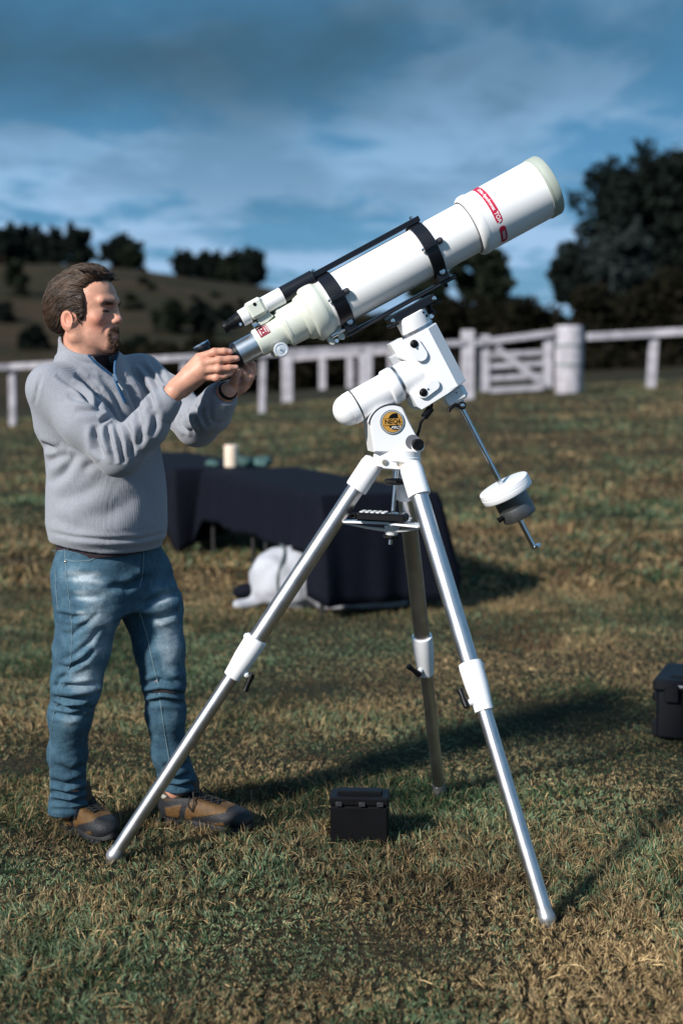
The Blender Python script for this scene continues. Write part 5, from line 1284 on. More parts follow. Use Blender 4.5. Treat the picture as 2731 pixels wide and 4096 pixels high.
def dress(body):
    # ---------------- sweater
    zs = lambda y: P(430, y, 4.31)[2]
    st = [(2205, 432, 0.170, 0.142), (2175, 433, 0.176, 0.148), (2150, 432, 0.187, 0.162), (2090, 429, 0.193, 0.171), (2000, 427, 0.191, 0.168), (1900, 424, 0.186, 0.160), (1800, 412, 0.184, 0.150), (1700, 398, 0.185, 0.142), (1600, 386, 0.182, 0.134), (1540, 374, 0.165, 0.125), (1490, 358, 0.130, 0.112), (1452, 350, 0.098, 0.096)]
    zz = np.array([zs(q[0]) for q in st])[::-1] * -1; zz = -zz
    o_ = np.argsort(zz); zz = zz[o_]; arr = np.array(st[::-1], float)[o_]
    cxs = np.array([P(q[1], q[0], 4.31)[0] for q in arr]); 
    A_, B_ = arr[:, 2], arr[:, 3]
    cys = np.interp(zz, [0.8, 1.2, 1.5], [4.325, 4.315, 4.315])
    def torso(p):
        zc = np.clip(p[:, 2], zz[0], zz[-1])
        cx = np.interp(zc, zz, cxs); cy = np.interp(zc, zz, cys); a = np.interp(zc, zz, A_); b = np.interp(zc, zz, B_)
        w = p[:, :2] - np.stack([cx, cy], 1); l = w @ BL[:2]; f = w @ BF[:2]
        k0 = np.sqrt((l / a) ** 2 + (f / b) ** 2) + 1e-9; d = (k0 - 1) * np.sqrt(l * l + f * f) / k0
        return np.maximum(d, np.maximum(zz[0] + 0.008 + 0.16 * np.clip(-0.70 - p[:, 0], 0, 0.3) - p[:, 2], p[:, 2] - zz[-1] - 0.02))
    nk = P(354, 1412, 4.300); nkt = P(326, 1362, 4.288)           # collar axis
    ax = nrm(P(352, 1330, 4.288) - P(359, 1450, 4.310))
    def collar(p):
        w = p - nk; t = w @ ax; q = w - np.outer(t, ax); r = np.sqrt((q * q).sum(1))
        R0 = np.interp(t, [-0.05, -0.01, 0.03, 0.06], [0.112, 0.090, 0.0815, 0.080])
        sh = np.abs(r - R0) - 0.0050
        fr = q @ BF; top = 0.030 + 0.35 * -fr * 1.0      # rim: higher at the nape
        return np.maximum(sh, np.maximum(t - np.clip(top, -0.02, 0.052), -0.06 - t))
    Az = P(457, 1500, 4.20)
    vee = np.array([(346, 1396), (386, 1446), (456, 1500), (455, 1453), (468, 1400), (470, 1340), (346, 1340)], float)
    def wedge(p):   # V opening under the chin, negative inside (front half of the collar only)
        x, y, zd = proj(p); d = np.full(len(p), 1e9); ins = np.zeros(len(p), bool)
        for i in range(len(vee)):
            a, b = vee[i], vee[(i + 1) % len(vee)]; e = b - a; t = np.clip(((x - a[0]) * e[0] + (y - a[1]) * e[1]) / (e @ e), 0, 1)
            d = np.minimum(d, np.hypot(x - a[0] - t * e[0], y - a[1] - t * e[1]))
            c = (a[1] > y) != (b[1] > y); ins ^= c & (x < (b[0] - a[0]) * (y - a[1]) / (b[1] - a[1] + 1e-9) + a[0])
        sd = np.where(ins, -d, d) * zd / F
        return np.maximum(sd, 0.0 - (p - nk) @ BF)
    T_ = Sdf(); T_.add(torso, (-0.72, 4.31, 1.15), 0.55, 0.0)
    T_.cone(P(338, 1492, 4.31), J['rs'] + [0.0, 0, 0.0], 0.052, 0.062, 0.05); T_.cone(P(352, 1490, 4.315), J['ls'] + [-0.01, 0.01, 0], 0.050, 0.060, 0.05)
    T_.cone(P(206, 1575, 4.18), P(228, 1695, 4.21), 0.062, 0.066, 0.04)      # loose cloth at the back of the armhole
    T_.add(collar, nk, 0.16, 0.010); 
    aR = [J['rs'], (J['rs'] + J['re']) / 2 + [0, -0.005, -0.006], J['re'], (J['re'] + J['rw']) / 2 + [0.004, 0, -0.012], J['rw'] + (J['re'] - J['rw']) * 0.26, J['rw'] + (J['re'] - J['rw']) * 0.06, ]
    AR = Sdf(); AR.chain(aR, [0.066, 0.071, 0.062, 0.053, 0.044, 0.037], 0.03)
    aL = [J['ls'], (J['ls'] + J['le']) / 2, J['le'], (J['le'] + J['lw']) / 2 + [0, 0, -0.01], J['lw'] + (J['le'] - J['lw']) * 0.25, J['lw'] + (J['le'] - J['lw']) * 0.03]
    AL = Sdf(); AL.chain(aL, [0.062, 0.065, 0.060, 0.054, 0.046, 0.039], 0.03)
    cutR = (J['rw'] + (J['re'] - J['rw']) * 0.04, nrm(J['rw'] - J['re'])); cutL = (J['lw'] + (J['le'] - J['lw']) * 0.02, nrm(J['lw'] - J['le']))
    def f(p, c=None, rad=1e9):
        d = T_(p, c, rad)
        if c is None or np.linalg.norm(c - nk) < rad + 0.18: d = np.maximum(d, -wedge(p))
        def arm(Ar, cut, w0):
            a = Ar(p, c, rad); pl = (p - cut[0]) @ cut[1]
            s = -pl      # distance back from the cuff edge
            a = a + 0.004 * np.clip(1 - np.abs(s - 0.066) / 0.006, 0, 1)           # step where the ribbed cuff is sewn on
            return np.maximum(a, pl)
        a1 = arm(AR, cutR, 0); a2 = arm(AL, cutL, 0)
        d = sm_min(d, a1, 0.030); d = sm_min(d, a2, 0.030)
        # step above the hem band
        return d
    V, Q = surface_nets(f, (-1.06, 3.85, 0.78), (-0.20, 4.72, 1.60), 0.0040, 20)
    V = relax(V, Q, 2, 0.4); N = vnormals(V, Q)
    tR, tL, tT = AR(V), AL(V), T_(V)
    lR = np.clip((np.minimum(tT, tL) - tR) / 0.03 + 0.6, 0, 1); lL = np.clip((np.minimum(tT, tR) - tL) / 0.03 + 0.6, 0, 1); lT = np.clip((np.minimum(tR, tL) - tT) / 0.03 + 0.6, 0, 1)
    # broad looseness, then the folds seen in the photograph
    V = V + N * (0.0022 * vnoise(V, 8, 1) + 0.0011 * vnoise(V, 20, 2))[:, None]
    C = [([(385, 1700), (383, 1745), (392, 1790), (420, 1830)], 13, 0.017, lR), ([(430, 1700), (436, 1740), (452, 1800), (468, 1850)], 11, 0.014, lR), ([(462, 1695), (476, 1745), (486, 1800), (498, 1855)], 10, 0.014, lR),
         ([(500, 1690), (520, 1730), (528, 1780), (524, 1830)], 11, 0.012, lR), ([(545, 1660), (566, 1700), (566, 1750), (545, 1800)], 13, 0.010, lR), ([(600, 1625), (622, 1660), (622, 1700), (600, 1750)], 12, 0.009, lR), ([(400, 1690), (420, 1678), (440, 1668)], 9, 0.012, lR),
         ([(225, 1500), (300, 1545), (350, 1590), (385, 1620)], 10, 0.010, None), ([(300, 1500), (350, 1530), (385, 1570), (402, 1640)], 11, 0.014, None), ([(270, 1580), (330, 1600), (400, 1622)], 12, 0.008, lR), ([(300, 1640), (360, 1640), (420, 1636)], 14, 0.007, lR),
         ([(355, 1500), (400, 1550), (430, 1610), (455, 1680)], 11, 0.013, lT), ([(400, 1500), (450, 1570), (480, 1640), (500, 1690)], 12, 0.011, lT),
         ([(470, 1490), (520, 1560), (545, 1620), (560, 1680)], 11, 0.011, None), ([(520, 1470), (570, 1530), (600, 1590), (615, 1640)], 11, 0.012, None), ([(560, 1450), (610, 1500), (640, 1560)], 10, 0.010, None), ([(600, 1445), (640, 1490), (662, 1530)], 9, 0.008, lL),
         ([(720, 1660), (730, 1700), (752, 1730)], 9, 0.012, lL), ([(752, 1640), (758, 1690), (780, 1740)], 9, 0.013, lL), ([(785, 1620), (786, 1670), (805, 1730)], 9, 0.013, lL), ([(820, 1610), (815, 1660), (825, 1710)], 9, 0.010, lL), ([(848, 1600), (842, 1640), (846, 1690)], 9, 0.008, lL),
         ([(150, 1770), (200, 1790), (230, 1800)], 12, 0.010, None), ([(190, 1850), (240, 1830), (280, 1815)], 16, 0.012, lT), ([(200, 1940), (255, 1895), (290, 1840), (310, 1815)], 18, 0.014, lT), ([(330, 1880), (360, 1860), (400, 1850)], 16, 0.008, lT),
         ([(215, 2010), (330, 1975), (420, 1920)], 26, 0.008, lT), ([(300, 2080), (430, 2060), (560, 1980)], 30, 0.007, lT), ([(560, 1900), (600, 2000), (610, 2090)], 26, 0.007, lT), ([(205, 2070), (300, 2110), (420, 2120)], 22, 0.006, lT),
         ([(195, 2128), (300, 2150), (430, 2160), (560, 2158), (670, 2130)], 8, 0.007, lT), ([(262, 1420), (330, 1450), (390, 1460)], 8, 0.004, lT), ([(170, 1495), (150, 1560), (140, 1620)], 7, 0.003, None)]
    for pts, w, dep, lab in C:
        V = crease(V, N, pts, w, dep * (0.75 if lab is lT else 1.2), 0.5, lab)
    V = relax(V, Q, 1, 0.35)
    # ribbed body knit: fine vertical ribs (real relief); heathered colour
    ang = np.arctan2((V - [-0.72, 4.31, 0]) @ BL, (V - [-0.72, 4.31, 0]) @ BF)
    hem = V[:, 2] < zs(2150); N = vnormals(V, Q)
    V = V + N * (0.0007 * np.sin(ang * 140) * lT * (V[:, 2] < 1.45))[:, None]
    n1 = vnoise(V * [1, 1, 2.0], 210, 4) * 0.5 + vnoise(V, 90, 5) * 0.3; col = np.array([0.255, 0.266, 0.298]) * (1 + 0.06 * n1)[:, None]
    # inside of the collar opening stays cloth-grey
    sw = np_mesh('sweater', V, Q.ravel(), np.full(len(Q), 4), KNIT, body, smooth=True, attrs={'Col': col})
    bv = BVHTree.FromPolygons(V.tolist(), Q.tolist())
    def on(x, y, lift=0.0, tree=bv, fall=4.2):
        r = nrm(ray(x, y)); h = tree.ray_cast(Vector((0, 0, CAMH)), Vector(r))
        if h[0] is None: return P(x, y, fall)
        return np.array(h[0]) - r * lift
    # zip: blue tapes along both edges of the opening, silver teeth, slider and pull
    BLUE = mat('blue_zip_tape', (0.006, 0.065, 0.165), 0.6, var=0.1)
    z1 = [on(x, y, 0.002) for x, y in ((341, 1402), (357, 1424), (382, 1450), (415, 1477), (447, 1501))]
    MB().tube(np.array(z1), [0.0035, 0.0045, 0.0048, 0.0048, 0.0042], 8, flat=0.6).build('zip_tape', BLUE, sw)
    z2 = [on(x, y, 0.003) for x, y in ((455, 1504), (464, 1530), (478, 1560), (492, 1590), (502, 1610))]
    MB().tube(np.array(z2), [0.0040, 0.0048, 0.0052, 0.0052, 0.0052], 8, flat=0.6).build('zip_tape', BLUE, sw)
    z3 = [on(x, y, 0.002) for x, y in ((473, 1412), (468, 1425), (461, 1450), (459, 1475), (460, 1500))]
    MB().tube(np.array(z3), 0.004, 8, flat=0.6).build('zip_tape', BLUE, sw)
    a = on(458, 1500, 0.008); b = on(468, 1524, 0.010); MB().tube(np.array([a, (a + b) / 2, b]), [0.005, 0.004, 0.0035], 8).build('zip_slider', CHROME, sw)
    a = on(474, 1533, 0.009); b = on(492, 1560, 0.009); MB().tube(np.array([a, b]), [0.004, 0.0045], 8, flat=0.5).build('zip_pull', mat('pull_grey', (0.5, 0.52, 0.5), 0.5), sw)
    # dark shirt inside the collar and below the hem
    SH = mat('dark_maroon_shirt', (0.018, 0.008, 0.012), 0.9, var=0.2)
    def fu(p, c=None, rad=1e9):
        t = (p - nk) @ ax; f_ = (p - nk) @ BF
        return np.maximum(BODY(p, c, rad) - 0.005, np.maximum(t - 0.020 + 0.10 * f_, -0.062 - t))
    Vu, Qu = surface_nets(fu, nk - [0.17, 0.17, 0.15], nk + [0.17, 0.17, 0.08], 0.005, 16)
    u1 = np_mesh('undershirt', Vu, Qu.ravel(), np.full(len(Qu), 4), SH, body, smooth=True)
    hv = MB(); cen = P(435, 2200, 4.322)
    for_h = []; th = np.linspace(0, 2 * math.pi, 48, endpoint=False)
    rings = []
    for y, k in ((2140, 0.90), (2170, 0.93), (2196, 0.935), (2199, 0.90)):
        c = P(434, y, 4.325); rings.append(np.array([c + BL * 0.178 * k * math.cos(t) + BF * 0.152 * k * math.sin(t) + UP * 0.012 * math.cos(t) for t in th]))
    n = len(th); ff = [(i * n + j, i * n + (j + 1) % n, (i + 1) * n + (j + 1) % n, (i + 1) * n + j) for i in range(3) for j in range(n)]
    hv.add(np.vstack(rings), ff); hv.build('shirt_hem', SH, u1)
    # watch strap at the far wrist
    MB().lathe(J['lw'] + (J['le'] - J['lw']) * -0.05, nrm(J['lw'] - J['le']), [(-0.006, 0.027), (-0.004, 0.0285), (0.004, 0.0285), (0.006, 0.027)], 28).build('watch_strap', BLKP, body)

    # ---------------- jeans
    S = Sdf()
    zp = [(2430, 0.145, 0.122), (2350, 0.170, 0.132), (2280, 0.175, 0.134), (2215, 0.164, 0.130), (2170, 0.158, 0.128)]
    z2 = np.array([P(437, q[0], 4.33)[2] for q in zp]); 
    def pelvis(p):
        zc = np.clip(p[:, 2], z2.min(), z2.max()); a = np.interp(zc, z2, [q[1] for q in zp]); b = np.interp(zc, z2, [q[2] for q in zp])
        c = P(440, 2250, 4.33); w = p[:, :2] - c[:2]; l = w @ BL[:2]; f_ = w @ BF[:2]
        k0 = np.sqrt((l / a) ** 2 + (f_ / b) ** 2) + 1e-9; d = (k0 - 1) * np.sqrt(l * l + f_ * f_) / k0
        return np.maximum(d, np.maximum(z2.min() - p[:, 2], p[:, 2] - z2.max()))
    S.add(pelvis, P(440, 2290, 4.33), 0.3, 0.0)
    rl = [J['rh'], P(352, 2430, 4.25), P(328, 2600, 4.235), J['rk'], P(283, 2860, 4.26), P(270, 3010, 4.31), J['ra'], P(276, 3258, 4.38)]
    ll = [J['lh'], P(610, 2430, 4.385), P(640, 2600, 4.37), J['lk'], P(662, 2850, 4.375), P(680, 3010, 4.41), P(708, 3110, 4.455), P(716, 3160, 4.475)]
    LR = Sdf(); LR.chain(rl, [0.098, 0.095, 0.081, 0.0715, 0.062, 0.056, 0.056, 0.062], 0.03)
    LL = Sdf(); LL.chain(ll, [0.096, 0.090, 0.074, 0.064, 0.058, 0.054, 0.053, 0.056], 0.03)
    cR = P(276, 3255, 4.36)[2]; cL = P(716, 3150, 4.47)[2]
    def fj(p, c=None, rad=1e9):
        d = S(p, c, rad); a = LR(p, c, rad); b = LL(p, c, rad)
        a = np.maximum(a, cR - p[:, 2] + (p[:, 0] - J['ra'][0]) * 0.05); b = np.maximum(b, cL - p[:, 2] + (p[:, 0] - J['la'][0]) * -0.12)
        return sm_min(sm_min(d, a, 0.05), b, 0.05)
    V, Q = surface_nets(fj, (-1.05, 4.05, 0.0), (-0.35, 4.62, 0.96), 0.0042, 20)
    V = relax(V, Q, 2, 0.4); N = vnormals(V, Q); tR, tL = LR(V), LL(V)
    lR = np.clip((tL - tR) / 0.03 + 0.5, 0, 1); lL = 1 - lR
    V = V + N * (0.0020 * vnoise(V, 13, 6) + 0.0014 * vnoise(V * [1, 1, 1.8], 32, 7) + 0.0007 * vnoise(V * [1, 1, 2.2], 75, 17))[:, None]
    CJ = [([(228, 2455), (290, 2470), (360, 2465)], 8, 0.007, lR), ([(235, 2530), (290, 2540), (350, 2490), (400, 2450)], 9, 0.0035, lR), ([(245, 2640), (300, 2620), (360, 2570), (400, 2510)], 9, 0.0045, lR), ([(230, 2660), (275, 2675), (340, 2640), (380, 2600)], 8, 0.006, lR),
          ([(215, 2740), (300, 2745), (390, 2735)], 8, 0.009, lR), ([(205, 2790), (280, 2800), (370, 2790), (410, 2765)], 9, 0.012, lR), ([(200, 2810), (260, 2835), (340, 2830), (380, 2805)], 8, 0.010, lR), ([(205, 2850), (280, 2865), (345, 2850)], 9, 0.008, lR), ([(215, 2760), (235, 2720), (280, 2690)], 9, 0.007, lR),
          ([(190, 3120), (260, 3140), (345, 3110)], 10, 0.009, lR), ([(195, 3165), (270, 3180), (350, 3160)], 9, 0.011, lR), ([(200, 3200), (280, 3215), (360, 3190)], 9, 0.011, lR), ([(215, 3060), (290, 3090), (340, 3060)], 12, 0.007, lR), ([(205, 3235), (280, 3240), (360, 3230)], 7, 0.006, lR),
          ([(570, 2740), (640, 2720), (740, 2745)], 9, 0.009, lL), ([(570, 2780), (650, 2770), (745, 2780)], 9, 0.011, lL), ([(575, 2815), (650, 2800), (745, 2815)], 9, 0.009, lL), ([(640, 2690), (700, 2720), (740, 2725)], 9, 0.008, lL), ([(565, 2420), (640, 2390), (720, 2370)], 12, 0.007, lL), ([(560, 2480), (650, 2470), (740, 2440)], 12, 0.006, lL), ([(720, 2500), (735, 2430), (742, 2380)], 10, 0.006, lL),
          ([(640, 3105), (700, 3120), (770, 3095)], 9, 0.009, lL), ([(640, 3140), (710, 3150), (785, 3135)], 8, 0.009, lL), ([(650, 3060), (700, 3075), (750, 3050)], 10, 0.006, lL),
          ([(490, 2360), (540, 2330), (600, 2300)], 12, 0.008, None), ([(430, 2350), (490, 2345), (530, 2350)], 12, 0.005, None), ([(260, 2310), (350, 2300), (430, 2310)], 12, 0.004, lR), ([(255, 2380), (340, 2390), (420, 2385)], 12, 0.005, lR), ([(205, 2240), (230, 2330), (245, 2440)], 6, 0.003, lR), ([(568, 2210), (572, 2270), (566, 2340)], 5, 0.003, None)]
    for pts, w, dep, lab in CJ: V = crease(V, N, pts, w * 1.15, dep * 1.5, 0.45, lab)
    V = relax(V, Q, 1, 0.3)
    px, py, _ = proj(V)
    # indigo with worn, faded fronts (dye wear): thigh fronts, knees, whiskers at the hip, pale seam lines
    base = np.array([0.012, 0.038, 0.066]); mid_ = np.array([0.066, 0.132, 0.182]); pale = np.array([0.36, 0.43, 0.475])
    def blob(cx, cy, rx, ry, an=0.0):
        c, s = math.cos(an), math.sin(an); u = (px - cx) * c + (py - cy) * s; v = -(px - cx) * s + (py - cy) * c
        return np.exp(-(u / rx) ** 2 - (v / ry) ** 2)
    wear = 0.9 * blob(385, 2520, 75, 170, 0.12) * lR + 0.55 * blob(330, 2300, 100, 60) + 1.0 * blob(335, 2730, 75, 60) * lR + 0.45 * blob(280, 2880, 55, 70) * lR + 0.85 * blob(670, 2480, 60, 170) * lL + 0.5 * blob(690, 2640, 45, 80) * lL + 0.35 * blob(690, 2860, 50, 70) * lL + 0.34
    wear = wear * (0.85 + 0.35 * vnoise(V, 28, 8)) + 0.10 * vnoise(V * [1, 1, 0.35], 120, 9)
    for pts in ([(265, 2290), (340, 2300), (420, 2292)], [(262, 2318), (350, 2318), (430, 2335)], [(285, 2368), (370, 2375)], [(290, 2392), (400, 2398)], [(300, 2450), (350, 2455)], [(380, 2740), (408, 2755)], [(600, 2420), (690, 2390)], [(610, 2480), (660, 2500)]):
        d, par = poly_dist(px, py, pts); wear = wear + 0.85 * np.exp(-(d / 9) ** 2) * np.sin(np.clip(par, 0.02, 0.98) * math.pi)
    wear = np.clip(wear, 0, 1.6)[:, None]
    col = np.where(wear < 0.6, base + (mid_ - base) * wear / 0.6, mid_ + (pale - mid_) * np.clip((wear - 0.6) / 0.9, 0, 1))
    je = np_mesh('jeans', V, Q.ravel(), np.full(len(Q), 4), DENIM, body, smooth=True, attrs={'Col': col})
    bj = BVHTree.FromPolygons(V.tolist(), Q.tolist())
    oj = lambda x, y, l=0.001: on(x, y, l, bj, 4.3)
    SEAM = mat('pale_stitching', (0.13, 0.20, 0.235), 0.8, var=0.1); COPPER = mat('rivet', (0.55, 0.45, 0.38), 0.3, metal=1.0)
    def seam(pts, r=0.0022, name='stitched_seam', n=6, m=SEAM):
        pts = np.array(pts, float); t = np.linspace(0, len(pts) - 1, (len(pts) - 1) * n + 1); q = np.stack([np.interp(t, np.arange(len(pts)), pts[:, i]) for i in (0, 1)], 1); r = r * 0.62
        MB().tube(np.array([oj(x, y, 0.0006) for x, y in q]), r, 6, flat=1.0).build(name, m, je, fix=False)
    seam([(258, 2190), (262, 2240), (270, 2330), (282, 2430), (290, 2520), (285, 2640), (262, 2720), (235, 2800), (212, 2870), (205, 2960), (200, 3080), (205, 3190)], 0.0020)
    seam([(262, 2238), (300, 2246), (360, 2243), (400, 2222), (418, 2200)], 0.0026, 'pocket_edge')
    seam([(208, 2203), (255, 2204)], 0.002); seam([(575, 2205), (573, 2270), (568, 2310), (560, 2345)], 0.0032, 'fly_seam'); seam([(222, 2268), (224, 2340), (232, 2440)], 0.0022)
    seam([(560, 2450), (585, 2530), (610, 2640), (632, 2730), (645, 2830), (660, 2930), (678, 3040), (700, 3110)], 0.0030)
    for x, y in ((274, 2196), (363, 2200), (264, 2247)): MB().ball(oj(x, y, 0.001), 0.0045).build('rivet', COPPER, je)

def head_hair(body, V, Q):
    """swept-back wavy brown hair: a full under-layer and several hundred combed locks; brows, moustache and goatee of short hairs"""
    S = Sdf(); h = hw
    S.ell(h(-0.010, 0, 0.060), (0.103, 0.082, 0.097), 0.0, 'u', HM)
    S.ell(h(0.022, 0.0, 0.132), (0.052, 0.054, 0.032), 0.03, 'u', HM)
    S.ell(h(-0.066, 0, 0.035), (0.048, 0.070, 0.072), 0.03, 'u', HM)
    S.ell(h(-0.054, 0, -0.006), (0.036, 0.060, 0.034), 0.03, 'u', HM)
    for s in (-1, 1): S.cone(h(0.030, 0.070 * s, 0.06), h(0.034, 0.071 * s, 0.012), 0.014, 0.006, 0.015)
    def f(p, c=None, rad=1e9):
        d = S(p, c, rad); l = hloc(p); x, y, z = l.T; ay = np.abs(y)
        # hairline: front edge over the forehead, temple, around the ear, nape
        front = np.interp(z, [-0.2, -0.02, 0.005, 0.03, 0.055, 0.085, 0.104, 0.112, 0.121, 0.135, 0.16], [-0.034, -0.034, 0.036, 0.046, 0.042, 0.036, 0.034, 0.046, 0.070, 0.084, 0.09])
        front = front + 0.006 * np.clip(1 - ay / 0.05, 0, 1) * (z > 0.09)
        low = np.where(x > 0.012, 0.002, np.where(x > -0.036, 0.028, -0.036 - 0.25 * (x + 0.070)))
        cut = np.maximum(x - front, low - z)
        ear = np.sqrt(((x + 0.013) / 0.027) ** 2 + ((z - 0.0) / 0.033) ** 2) - 1; ear = np.where(ay > 0.055, ear * 0.025, 1)
        d = sm_max(d, cut, 0.010); d = sm_max(d, -ear, 0.008)
        return d + 0.0030 * vnoise(l * [1, 1, 1.6], 34, 8) + 0.0004 * np.sin(30 * (np.arctan2(z - 0.02, x + 0.02) * 1.0 + 0.8 * ay / 0.08) + 3 * vnoise(l, 30, 2))
    lo = Hc - 0.20; hi = Hc + 0.22
    Vh, Qh = surface_nets(f, lo, hi, 0.0032, 16); Vh = relax(Vh, Qh, 2, 0.4); Nh = vnormals(Vh, Qh)
    dark = np.array([0.012, 0.0068, 0.004]); lightc = np.array([0.112, 0.060, 0.031])
    c = dark + (lightc - dark) * (0.22 + 0.10 * vnoise(hloc(Vh) * [1, 1, 2], 60, 3))[:, None]
    hair = np_mesh('hair', Vh, Qh.ravel(), np.full(len(Qh), 4), HAIR, body, smooth=True, attrs={'Col': c})
    bv = BVHTree.FromPolygons(Vh.tolist(), Qh.tolist()); rng = np.random.default_rng(3)
    lv = hloc(Vh); idx = rng.permutation(len(Vh))[:8500]
    VV = []; FF = []; LT = []; CC = []; nv = 0
    def strip(path, rad, colr, lab=5):
        nonlocal nv
        path = np.asarray(path); rad = np.asarray(rad); n = len(path); tg = np.gradient(path, axis=0); tg /= np.linalg.norm(tg, axis=1)[:, None] + 1e-9
        e1 = np.cross(tg, rng.normal(0, 1, 3)); e1 /= np.linalg.norm(e1, axis=1)[:, None] + 1e-9; e2 = np.cross(tg, e1); th = np.arange(lab) * 2 * math.pi / lab
        VV.append((path[:, None] + rad[:, None, None] * (np.cos(th)[None, :, None] * e1[:, None] + np.sin(th)[None, :, None] * e2[:, None])).reshape(-1, 3))
        CC.append(np.repeat(colr[None] * (0.8 + 0.35 * np.arange(n) / n)[:, None], lab, 0))
        I, Jj = np.meshgrid(np.arange(n - 1), np.arange(lab), indexing='ij'); j2 = (Jj + 1) % lab
        FF.append((nv + np.stack([I * lab + Jj, I * lab + j2, (I + 1) * lab + j2, (I + 1) * lab + Jj], -1)).reshape(-1)); nv += n * lab
    def flow(l):     # combing direction in head space
        x, y, z = l; s = 1 if y > 0 else -1
        d = np.array([-1.0, 0.25 * s, 0.18])
        d += np.array([0.0, 0.1 * s, -1.0]) * np.clip((0.02 - x) / 0.09, 0, 1.6)
        d += np.array([0.15, 0, -0.9]) * np.clip((0.07 - z) / 0.06, 0, 1.2)
        return nrm(d)
    # comb all locks at once: step along the combing field, sliding on the hair's surface
    Lh = hloc(Vh[idx]); keep = ~((Nh[idx] @ Hf > 0.8) & (Lh[:, 2] < 0.1)); ii = idx[keep]; Lh = Lh[keep]; m_ = len(ii); k = 9
    Ln_ = rng.uniform(0.035, 0.085, m_) * np.where(Lh[:, 2] < 0.02, 0.6, 1); ph = rng.uniform(0, 6.28, m_); am = rng.uniform(0.15, 0.55, m_); loose = rng.random(m_) < 0.1
    def flow_all(l):
        s_ = np.where(l[:, 1] > 0, 1.0, -1.0); d = np.stack([-np.ones(len(l)), 0.25 * s_, np.full(len(l), 0.18)], 1)
        d += np.clip((0.02 - l[:, 0]) / 0.09, 0, 1.6)[:, None] * np.stack([0 * s_, 0.1 * s_, -1 + 0 * s_], 1)
        d += np.clip((0.07 - l[:, 2]) / 0.06, 0, 1.2)[:, None] * np.array([0.15, 0, -0.9]); return d / np.linalg.norm(d, axis=1)[:, None]
    def grad(p):
        g_ = np.stack([f(p + e_) - f(p - e_) for e_ in np.eye(3) * 0.002], 1); return g_ / (np.linalg.norm(g_, axis=1)[:, None] + 1e-9)
    q = Vh[ii] + Nh[ii] * 0.0005; PA = [q]; side = np.cross(Nh[ii], flow_all(Lh) @ HM.T)
    for j in range(k):
        d = flow_all(hloc(q)) @ HM.T + side * (am * np.sin(ph + j * 0.8))[:, None]; q = q + d / np.linalg.norm(d, axis=1)[:, None] * (Ln_ / k)[:, None]
        off = 0.0012 + 0.0030 * math.sin(j / k * math.pi) + np.where(loose, 0.005 * (j / k) ** 2, 0)
        q = q - grad(q) * (np.clip(f(q), -0.02, 0.02) - off)[:, None]; PA.append(q)
    PA = np.stack(PA, 1); cl_ = np.clip(1 + 0.6 * vnoise(hloc(PA[:, 4]) * [0.4, 1.2, 1.4], 44, 15), 0.45, 1.7)
    for i in range(m_):
        t = rng.random() ** 2; cc = dark + (lightc - dark) * (0.12 + 0.75 * t) * (0.55 + 0.45 * np.clip(Lh[i, 2] / 0.1, 0, 1))
        cc = cc * cl_[i]
        strip(PA[i], rng.uniform(0.0003, 0.0008) * np.sin(np.linspace(0.25, 1, k + 1) * math.pi) ** 0.7 + 0.0003, cc, 4)
    # the front wave standing off the forehead, and a few flyaways
    for i in range(150):
        y = rng.uniform(-0.05, 0.05); st = hw(0.050 + rng.uniform(-0.03, 0.012) - 5 * y * y, y, 0.132 + rng.uniform(-0.010, 0.012)); path = [st]; d = np.array([0.85, rng.normal(0, 0.2), -0.05])
        tgt = np.array([-1.0, 0.3 * np.sign(y) + rng.normal(0, 0.3), 0.02])
        for j in range(9):
            d = nrm(d + (tgt - d) * 0.22); path.append(path[-1] + HM @ (d + [0, 0, 0.30]) * 0.0050)
        strip(path, 0.0012 * np.sin(np.linspace(0.2, 1, 10) * math.pi) ** 0.6 + 0.0003, dark + (lightc - dark) * rng.uniform(0.08, 0.5))
    for i in range(40):
        k = idx[i]; p = Vh[k]; l = hloc(p[None])[0]
        if l[2] < 0.08: continue
        path = [p]; d = nrm(Nh[k] * 0.7 + HM @ flow(l))
        for j in range(7): d = nrm(d + rng.normal(0, 0.22, 3) + HM @ flow(l) * 0.2); path.append(path[-1] + d * 0.006)
        strip(path, np.linspace(0.0005, 0.0003, 8), dark * 2)
    np_mesh('hair_locks', np.vstack(VV), np.concatenate(FF), np.full(sum(len(q) for q in FF) // 4, 4), HAIR, hair, smooth=True, attrs={'Col': np.vstack(CC)})['kind'] = 'stuff'
    # beard and brows
    VV.clear(); FF.clear(); LT.clear(); CC.clear(); nv = 0
    lb = hloc(V); Nb = vnormals(V, Q); g = lambda c, r: np.exp(-(((lb - c) / r) ** 2).sum(1))
    den = np.maximum.reduce([g((0.110, 0, -0.064), (0.022, 0.026, 0.016)), 0.55 * g((0.098, 0.026, -0.044), (0.012, 0.006, 0.020)), 0.55 * g((0.098, -0.026, -0.044), (0.012, 0.006, 0.020)), 1.3 * g((0.109, 0, -0.021), (0.018, 0.026, 0.007))])
    den = np.clip(den - 0.06, 0, 1); pr = den ** 1.2; pr /= pr.sum()
    for i in rng.choice(len(V), 1500, p=pr):
        l = lb[i]; d = nrm(HM @ np.array([0.35, 0.6 * l[1] / 0.03 * 0.4, -0.9]) + Nb[i] * 0.55 + rng.normal(0, 0.25, 3)); L_ = rng.uniform(0.004, 0.009) * (1.2 if l[2] < -0.05 else 0.7) * (0.5 if den[i] < 0.2 else 1)
        p = V[i]; strip([p - Nb[i] * 0.001, p + d * L_ * 0.5, p + nrm(d + UP * -0.4) * L_], np.array([0.0007, 0.0007, 0.0003]), np.array([0.070, 0.036, 0.019]) * rng.uniform(0.35, 2.0), 3)
